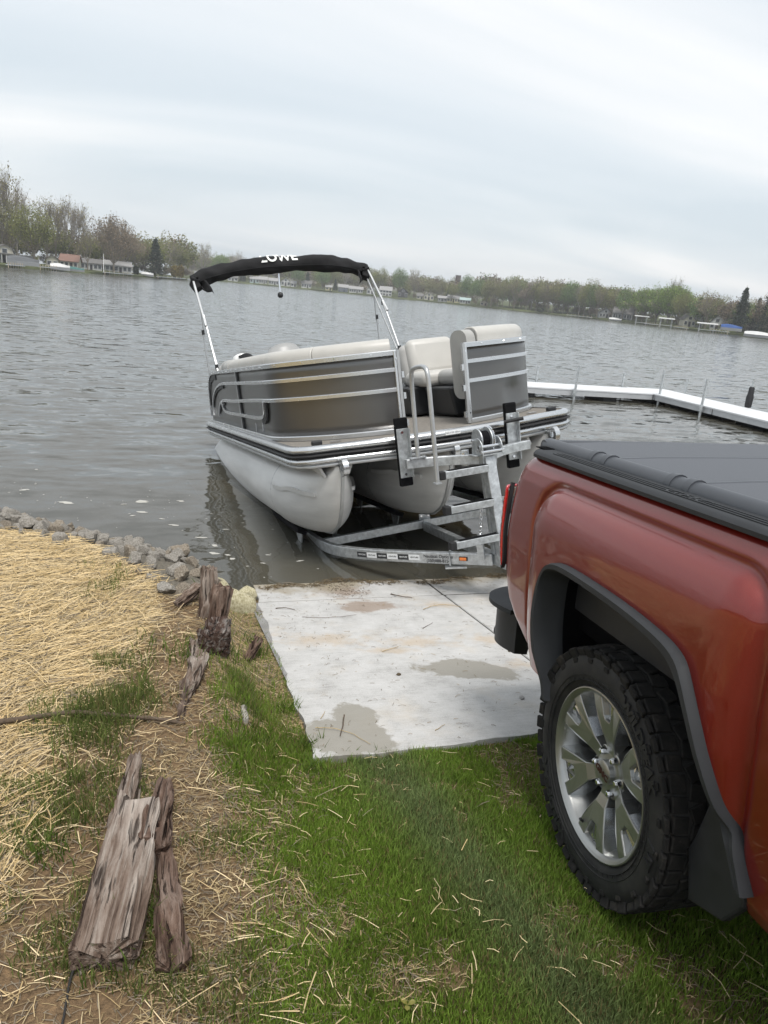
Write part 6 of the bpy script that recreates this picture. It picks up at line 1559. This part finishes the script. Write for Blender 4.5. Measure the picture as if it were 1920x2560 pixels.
# covered boats, lifts and docks along the shores
def covered_boat(px, dfn, dd, L_, h, tarp, lab, hull='siding_grey', z=.2, rot=0):
    D = dfn(px)+dd; b_ = bearing(px); o = empty('covered_boat', far(px, D, z), math.atan2(-b_.x, b_.y)+rot); tag(o, lab, 'boat')
    q = MB(); secs_ = []
    for u in np.linspace(-.5, .5, 9):
        wd = (1.0 if u < .15 else max(.06, 1-((u-.15)/.36)**2))*L_*.16; secs_.append([(u*L_, -wd, h*.45), (u*L_, -wd*.8, .0), (u*L_, wd*.8, .0), (u*L_, wd, h*.45)])
    n_ = 4; vs = [p for s_ in secs_ for p in s_]; q.add(vs, [(i*n_+j, i*n_+(j+1) % n_, (i+1)*n_+(j+1) % n_, (i+1)*n_+j) for i in range(8) for j in range(4)]+[(0,1,2,3), (32,33,34,35)]); q.build('hull', hull, o, smooth=40)
    q = MB(); q.grid(11, 7, lambda u, v: ((u-.5)*L_*.98, (v-.5)*L_*.31*(1 if u < .65 else max(.1, 1-((u-.65)/.37)**2)), h*.44+h*.56*math.sin(math.pi*v)**.7*(.55+.45*math.sin(math.pi*min(1, u+.15)))+.02)); q.build('cover', tarp, o, smooth=50)
covered_boat(58, dpen, -4, 6.5, 2.0, 'tarp_grey', 'grey covered boat on its lift by the gambrel house', z=.6); covered_boat(150, dpen, -3, 4.5, 1.6, 'boat_white', 'white covered boat left of the teal covered one'); covered_boat(181, dpen, -5, 5.5, 1.1, 'tarp_teal', 'teal covered boat by the red roofed house'); covered_boat(368, dpen, 0, 4.0, 1.3, 'boat_white', 'white upturned boat left of the golden shrubs', z=.3)
covered_boat(1829, dfar, -4, 5.8, 1.8, 'tarp_blue', 'bright blue covered boat below the tall spruce', z=1.0); covered_boat(1905, dfar, -14, 8, 1.5, 'boat_white', 'white boat moored at the right edge', z=.1); covered_boat(1540, dfar, -5, 5, 1.2, 'boat_white', 'small white boat below the grey lake house', z=.1)
def lift(px, dfn, dd, W_, h, lab):
    D = dfn(px)+dd; b_ = bearing(px); o = empty('boat_lift', far(px, D, 0), math.atan2(-b_.x, b_.y)+.1); tag(o, lab, 'boat lift')
    q = MB(); q.prism([(-1.8, h), (0, h+.25), (1.8, h), (1.8, h+.12), (0, h+.42), (-1.8, h+.12)], lambda u, v, d: (d, u, v), -W_/2, W_/2); q.build('canopy', 'boat_white', o)
    for x in (-W_*.35, W_*.35):
        for y in (-1.3, 1.3): q = MB(); q.box((x, y, h*.5-.5), (.14, .14, h+1.0)); q.build('post', 'aluminium_dull', o)
    q = MB()
    for y in (-1.0, 1.0): q.box((0, y, .5), (W_*.8, .15, .15))
    q.box((-W_*.35, 0, .6), (.12, 2.6, .15)); q.box((W_*.35, 0, .6), (.12, 2.6, .15)); q.build('cradle', 'aluminium_dull', o)
lift(1604, dfar, -6, 5.2, 2.6, 'left boat lift with white canopy below the bright green trees'); lift(1666, dfar, -6, 5.2, 2.6, 'right boat lift with white canopy below the bright green trees'); lift(1768, dfar, -6, 6, 2.2, 'white boat lift left of the blue covered boat')
def pier(px0, px1, dfn, dd, z, lab, h=.35):
    a = far(px0, dfn(px0)+dd, z); b_ = far(px1, dfn(px1)+dd, z); o = empty('shore_pier', a); tag(o, lab, 'pier'); d_ = b_-a
    q = MB(); q.bar((0, 0, 0), tuple(d_), 1.2, .18); q.build('walkway', 'dock_frame', o)
    for u in np.linspace(0, 1, 7): q = MB(); q.box(tuple(d_*u+Vector((0, 0, -.2))), (.14, .14, 1.5)); q.build('post', 'siding_tan', o)
pier(20, 56, dpen, -5, .5, 'wooden pier in front of the gambrel house'); pier(100, 140, dpen, -3, .6, 'wooden pier below the cream cottage'); pier(262, 330, dpen, -2, .5, 'low pier before the long white houses'); pier(395, 462, dpen, -2, .4, 'seawall pier at the tip of the peninsula'); pier(1420, 1480, dfar, -4, .4, 'pale pier along the wooded far shore'); pier(1616, 1650, dfar, -7, .4, 'pier between the two boat lifts'); pier(1690, 1720, dfar, -4, .3, 'short pier below the cream gabled house'); pier(1780, 1822, dfar, -7, .6, 'white pier left of the blue covered boat')

# ------------------------------------------------------------------ grass, straw, weed, foam
def keep(x, y):
    slab = (x > .73+.045*(y-2.66)) & (x < 4.5) & (y > 2.655)
    return ~slab & (y < straw_y(x)+.06*np.sin(x*9)+.05)
def blades(name, n, x0, x1, y0, y1, dens, hmin, hmax, wd, colA, colB, lab, seed, dead=.09, lean=.5):
    rg = np.random.default_rng(seed); x = rg.uniform(x0, x1, n); y = rg.uniform(y0, y1, n)
    k = keep(x, y) & (rg.random(n) < dens(x, y)); x, y = x[k], y[k]; n = len(x); z = gz(x, y)-.004
    h = rg.uniform(hmin, hmax, n)*(.55+.9*fbm(x, y, 3, 61)); a = rg.uniform(0, 2*np.pi, n); tw = rg.uniform(0, 2*np.pi, n); ln = rg.uniform(.1, lean, n)*h
    dx_, dy_ = np.cos(a), np.sin(a); wx, wy = np.cos(tw)*wd*.5, np.sin(tw)*wd*.5
    P = np.stack([x, y, z], 1); d = np.stack([dx_, dy_, 0*dx_], 1); w_ = np.stack([wx, wy, 0*wx], 1); up = np.array([0, 0, 1.])
    m1 = P+d*(ln*.35)[:, None]+up*(h*.6)[:, None]; tp = P+d*ln[:, None]+up*(h*.95)[:, None]
    V = np.stack([P-w_, P+w_, m1+w_*.8, m1-w_*.8, tp], 1).reshape(-1, 3)
    b_ = np.arange(n)[:, None]*5; F = np.concatenate([b_+np.array([[0,1,2]]), b_+np.array([[0,2,3]]), b_+np.array([[3,2,4]])])
    c = rg.random((n, 1)); col = np.array(colA)*(1-c)+np.array(colB)*c; col = col*(.65+.7*fbm(x, y, 2.2, 71))[:, None]*rg.uniform(.75, 1.25, (n, 1))
    wk = (.45*np.exp(-((x-1.02-.10*(2.6-y))/.16)**2)*(y < 2.7))[:, None]; lum = col.mean(1, keepdims=True); col = col*(1-wk)+(lum*np.array([1.05,1.12,.85])+.02)*wk      # paler worn strip below the slab
    dd = rg.random(n) < dead; col[dd] = np.array([.26,.20,.09])*rg.uniform(.7, 1.2, (dd.sum(), 1))
    o = np_mesh(name, V, F, 'grass_blades', tint=np.repeat(col, 5, 0)); return tag(o, lab, 'grass', kind='stuff')
GA, GB = (.125,.205,.020), (.225,.335,.052)
blades('lawn_grass', 400000, -.1, 3.1, .75, 2.72, lambda x, y: lawn(x, y)*np.where(x > 2.0, .45, 1.0), .020, .052, .0030, GA, GB, 'short green lawn grass in front of the ramp', 1)
blades('lawn_grass', 70000, .1, .80, 2.5, 4.7, lambda x, y: lawn(x, y)*(.8-.45*smoothstep(2.9, 3.5, y)), .025, .07, .0034, GA, GB, 'grass strip along the left edge of the slab', 2, .2)
blades('rough_grass', 60000, -.9, .55, 2.3, 4.9, lambda x, y: smoothstep(.50, .70, fbm(x, y, 2.4, 81))*.9*smoothstep(-.05, .3, .55-straw_d(x, y)), .04, .10, .0038, (.085,.12,.028), (.17,.205,.055), 'longer grass growing through the edge of the straw', 3, .1, .7)
blades('rough_grass', 26000, -.75, .35, 1.1, 2.6, lambda x, y: smoothstep(.54, .70, fbm(x, y, 3.0, 91))*.8, .03, .075, .0034, (.085,.12,.028), (.17,.205,.055), 'sparse grass tufts on the bare soil near the timbers', 4, .15, .7)
# taller tufts beside the slab edge
def tuft(cx, cy, n, r, h0, h1, seed): 
    rg = np.random.default_rng(seed); return [(cx+rg.normal()*r, cy+rg.normal()*r, rg.uniform(h0, h1), rg.uniform(0, 6.28), rg.uniform(0, 6.28)) for _ in range(n)]
T_ = []
for i, (cx, cy, n, r, h0, h1) in enumerate(((.67, 4.05, 26, .03, .07, .15), (.70, 3.85, 22, .02, .07, .16), (.46, 3.55, 50, .05, .05, .13), (.36, 3.58, 45, .04, .05, .13), (.70, 3.15, 60, .03, .05, .11), (.735, 2.80, 70, .03, .05, .10), (.72, 2.62, 60, .04, .05, .09), (.27, 3.45, 50, .05, .05, .12), (.10, 3.55, 80, .09, .05, .12), (-.05, 1.72, 60, .05, .05, .12), (.06, 1.80, 40, .02, .05, .10), (-.28, 2.2, 90, .06, .05, .10), (1.0, 2.60, 60, .10, .04, .07), (.50, 2.75, 120, .08, .05, .10), (.42, 4.28, 60, .05, .06, .14))): T_ += tuft(cx, cy, n, r, h0, h1, 100+i)
T_ = np.array(T_); x, y, h, a, tw = T_.T; z = gz(x, y)-.005; n = len(x)
P = np.stack([x, y, z], 1); d = np.stack([np.cos(a), np.sin(a), 0*a], 1); w_ = np.stack([np.cos(tw), np.sin(tw), 0*a], 1)*.0025; up = np.array([0, 0, 1.])
m1 = P+d*(h*.12)[:, None]+up*(h*.55)[:, None]; tp = P+d*(h*.45)[:, None]+up*(h*.95)[:, None]
V = np.stack([P-w_, P+w_, m1+w_*.9, m1-w_*.9, tp], 1).reshape(-1, 3); b_ = np.arange(n)[:, None]*5
F = np.concatenate([b_+np.array([[0,1,2]]), b_+np.array([[0,2,3]]), b_+np.array([[3,2,4]])]); c = rng.random((n, 1)); col = np.array((.06,.10,.015))*(1-c)+np.array((.13,.19,.035))*c
tag(np_mesh('grass_tufts', V, F, 'grass_blades', tint=np.repeat(col, 5, 0)), 'taller green grass tufts at the slab edge and timbers', 'grass', kind='stuff')

def straws(name, n, x0, x1, y0, y1, dens, l0, l1, r0, r1, lift, colA, colB, lab, seed, dirb=None, tilt=.10, zf=gz, kp=keep, matn='straw_stems', grey=.1):
    rg = np.random.default_rng(seed); x = rg.uniform(x0, x1, n); y = rg.uniform(y0, y1, n); k = kp(x, y) & (rg.random(n) < dens(x, y)); x, y = x[k], y[k]; n = len(x)
    L_ = rg.uniform(l0, l1, n)**1.0*rg.uniform(.5, 1, n); a = rg.uniform(0, np.pi, n)
    if dirb is not None: a = np.where(rg.random(n) < .6, rg.normal(dirb+(fbm(x, y, .9, 7)-.5)*2.6, .35, n), a)
    lf = rg.uniform(.002, 1, n)*lift(x, y); ex, ey = np.cos(a)*L_/2, np.sin(a)*L_/2; tz = rg.normal(0, tilt, n)*L_/2
    A = np.stack([x-ex, y-ey, zf(x-ex, y-ey)+lf-tz], 1); B_ = np.stack([x+ex, y+ey, zf(x+ex, y+ey)+lf+tz], 1); zm = zf(x, y)+lf*.9+.002
    A[:, 2] = np.maximum(A[:, 2], zf(A[:, 0], A[:, 1])+.001); B_[:, 2] = np.maximum(B_[:, 2], zf(B_[:, 0], B_[:, 1])+.001)
    r = rg.uniform(r0, r1, n); s = np.stack([-np.sin(a), np.cos(a), 0*a], 1); kink = rg.normal(0, .09, n)*L_*(rg.random(n) < .6)
    Mi = (A+B_)/2+s*kink[:, None]; Mi[:, 2] = np.maximum(np.maximum(Mi[:, 2], zf(Mi[:, 0], Mi[:, 1])+.002), (A[:, 2]+B_[:, 2])/2)+rg.uniform(0, .006, n)
    s = s*r[:, None]; u = np.array([0, 0, 1.])*r[:, None]*.9
    V = np.stack([A-s, A+u, A+s, Mi-s, Mi+u, Mi+s, B_-s, B_+u, B_+s], 1).reshape(-1, 3); b_ = np.arange(n)[:, None]*9
    F = np.concatenate([b_+np.array([[0,1,4,3]]), b_+np.array([[1,2,5,4]]), b_+np.array([[3,4,7,6]]), b_+np.array([[4,5,8,7]])])
    c = rg.random((n, 1)); col = (np.array(colA)*(1-c)+np.array(colB)*c)*rg.uniform(.7, 1.2, (n, 1)); gk = rg.random(n) < grey; col[gk] = np.array([.20,.165,.12])*rg.uniform(.6, 1.3, (gk.sum(), 1))
    o = np_mesh(name, V, F, matn, tint=np.repeat(col, 9, 0)); return tag(o, lab, 'straw', kind='stuff')
SA, SB = (.45,.325,.16), (.75,.61,.38)
straws('straw_mulch', 150000, -3.2, .45, 1.9, 7.2, lambda x, y: straw_cover(x, y)*np.where(x < -1.7, .5, 1), .02, .15, .0008, .0018, lambda x, y: .010+.035*straw_cover(x, y)*fbm(x, y, 4, 3), SA, SB, 'thick golden straw mulch covering the bank', 11, dirb=.35, grey=.22)
straws('straw_mulch', 15000, -1.6, .35, 1.9, 6.4, lambda x, y: straw_cover(x, y), .08, .26, .0010, .0020, lambda x, y: .035+.025*fbm(x, y, 4, 3), (.44,.31,.135), (.70,.55,.32), 'long loose straw on top of the mulch', 12, dirb=.35, tilt=.06)
straws('scattered_straw', 3400, -.8, .75, 1.15, 4.8, lambda x, y: .25+.75*smoothstep(-.5, .1, straw_d(x, y)), .03, .16, .0009, .0017, lambda x, y: .03+0*x, SA, SB, 'loose straw scattered over soil and grass by the timbers', 13, tilt=.12)
straws('scattered_straw', 900, .2, 2.2, .9, 2.65, lambda x, y: .2+.8*smoothstep(.48, .64, fbm(x, y, 2.6, 5)), .02, .10, .0008, .0016, lambda x, y: .045+0*x, (.48,.37,.18), (.70,.58,.36), 'pale straw stems scattered on the lawn', 14, tilt=.2)
straws('dead_thatch', 16000, .0, 2.3, .8, 2.7, lambda x, y: (1-lawn(x, y))*.95, .02, .07, .0008, .0015, lambda x, y: .018+0*x, (.22,.165,.085), (.42,.33,.19), 'dead grass litter in the thin patches of lawn', 15, tilt=.1, grey=.35)
straws('dead_thatch', 26000, -.8, .78, 1.2, 4.8, lambda x, y: (1-straw_cover(x, y))*.7, .02, .08, .0008, .0016, lambda x, y: .014+0*x, (.20,.145,.075), (.40,.30,.16), 'dead grass litter on the bare soil by the timbers', 16, tilt=.08, grey=.35)
straws('dead_thatch', 9000, .38, .82, 2.9, 4.75, lambda x, y: .9+0*x, .03, .12, .0008, .0016, lambda x, y: .022+0*x, (.24,.175,.09), (.48,.37,.20), 'matted dead grass beside the left edge of the slab', 26, tilt=.1, grey=.3)
onslab = lambda x, y: (x > .77+.045*(y-2.66)) & (x < 4.4) & (y > 2.69) & (y < 5.36)
straws('slab_litter', 2600, .78, 3.2, 2.7, 5.2, lambda x, y: .15+.6*smoothstep(.5, .7, fbm(x, y, 2.4, 17)), .008, .05, .0006, .0013, lambda x, y: .002+0*x, (.10,.075,.045), (.36,.27,.15), 'fine twigs and chaff littering the concrete ramp', 17, tilt=.02, zf=slab_z_w if 'slab_z_w' in globals() else (lambda x, y: slab_z(y)+.001), kp=onslab, grey=.4)
wl = lambda x, y: np.exp(-((y-(5.23+.05*np.sin(x*5)+.03*np.sin(x*13)))/.045)**2)
straws('weed_line', 6500,   .85, 3.6, 5.0, 5.36, lambda x, y: wl(x, y)*smoothstep(.40, .58, fbm(x, y, 4, 19)), .015, .08, .0010, .0026, lambda x, y: .008+0*x, (.055,.040,.022), (.13,.09,.04), 'dark water weed washed up along the waterline', 18, tilt=.05, zf=lambda x, y: np.maximum(slab_z(y), WZ-.004)+.002, kp=onslab, grey=.15)
md = lambda x, y: np.exp(-(((x-1.53)/.14)**2+((y-5.08)/.22)**2))
straws('mud_litter', 1600, 1.1, 2.0, 4.5, 5.36, md, .006, .03, .0010, .0024, lambda x, y: .004+0*x, (.05,.032,.018), (.11,.07,.035), 'crumbs of mud and weed on the brown stain', 19, tilt=.05, zf=lambda x, y: slab_z(y)+.001, kp=onslab, grey=.1)
# foam flecks
q = MB(); R = random.Random(5)
fo = [(-.60, 7.07, .085), (.06, 7.12, .08), (.42, 7.13, .05), (-.02, 6.67, .03), (.06, 6.78, .055), (.225, 6.57, .03), (.325, 6.39, .045), (.59, 5.67, .055), (.72, 5.53, .035), (.62, 5.85, .05), (.70, 5.62, .03), (.95, 5.42, .03), (1.25, 5.45, .035), (1.02, 5.60, .025), (.52, 6.05, .045), (-1.0, 7.5, .05)]
for _ in range(80):
    x = R.uniform(-1.6, 1.5)/1.0569; fo.append((x, (float(shore_y(x*1.0569))+R.betavariate(1.2, 2.2)*2.6+.06)/1.0569, R.uniform(.004, .016)*(2 if R.random() < .12 else 1)))
for (x, y, s) in fo:
    x, y = x*1.0569, y*1.0569
    n_ = 11; ph = R.uniform(0, 6); st_ = R.uniform(1.3, 2.2) if s > .02 else 1.2; pts = []
    for k in range(n_): a = 2*math.pi*k/n_; r = s*(.7+.35*math.sin(2*a+ph)+.25*R.uniform(-1, 1)); pts.append((x+r*math.cos(a)*st_*.7, y+r*math.sin(a)*.55))
    vs = [(a, b_, WZ+.002) for a, b_ in pts]+[(x, y, WZ+.004+s*.08)]; q.add(vs, [(k, (k+1) % n_, n_) for k in range(n_)])
tag(q.build('foam_flecks', 'foam', None, smooth=60), 'white foam flecks floating near the bank', 'foam', kind='stuff')

# ------------------------------------------------------------------ thin spring haze over the lake
hm = bpy.data.materials.new('haze'); hm.use_nodes = True; t = hm.node_tree
for n in list(t.nodes):
    if n.type == 'BSDF_PRINCIPLED': t.nodes.remove(n)
pv = t.nodes.new('ShaderNodeVolumePrincipled'); pv.inputs['Color'].default_value = (.93, .96, 1, 1); pv.inputs['Density'].default_value = .00045; pv.inputs['Anisotropy'].default_value = .2
t.links.new(pv.outputs[0], t.nodes['Material Output'].inputs['Volume'])
q = MB(); q.box((0, 400, 21), (3400, 2400, 60)); MATS['haze'] = hm
hz = q.build('haze', 'haze', None); tag(hz, 'thin pale haze over the whole lake', 'haze', kind='stuff')

# pieces too small to pick apart stay joined
for o in bpy.data.objects:
    if o.name.split('.')[0] in ('screws', 'bolts', 'scratches', 'fence_feet', 'screen_bolts', 'shafts', 'shaft_nuts', 'grip_ribs', 'sidewall_ribs', 'tread', 'grooves', 'cross_beams', 'porch_posts', 'lettering', 'embossing', 'deck_bracket', 'bunk_bracket', 'leg_bracket', 'chassis', 'bed_inner', 'joint_plate'): o['kind'] = 'stuff'
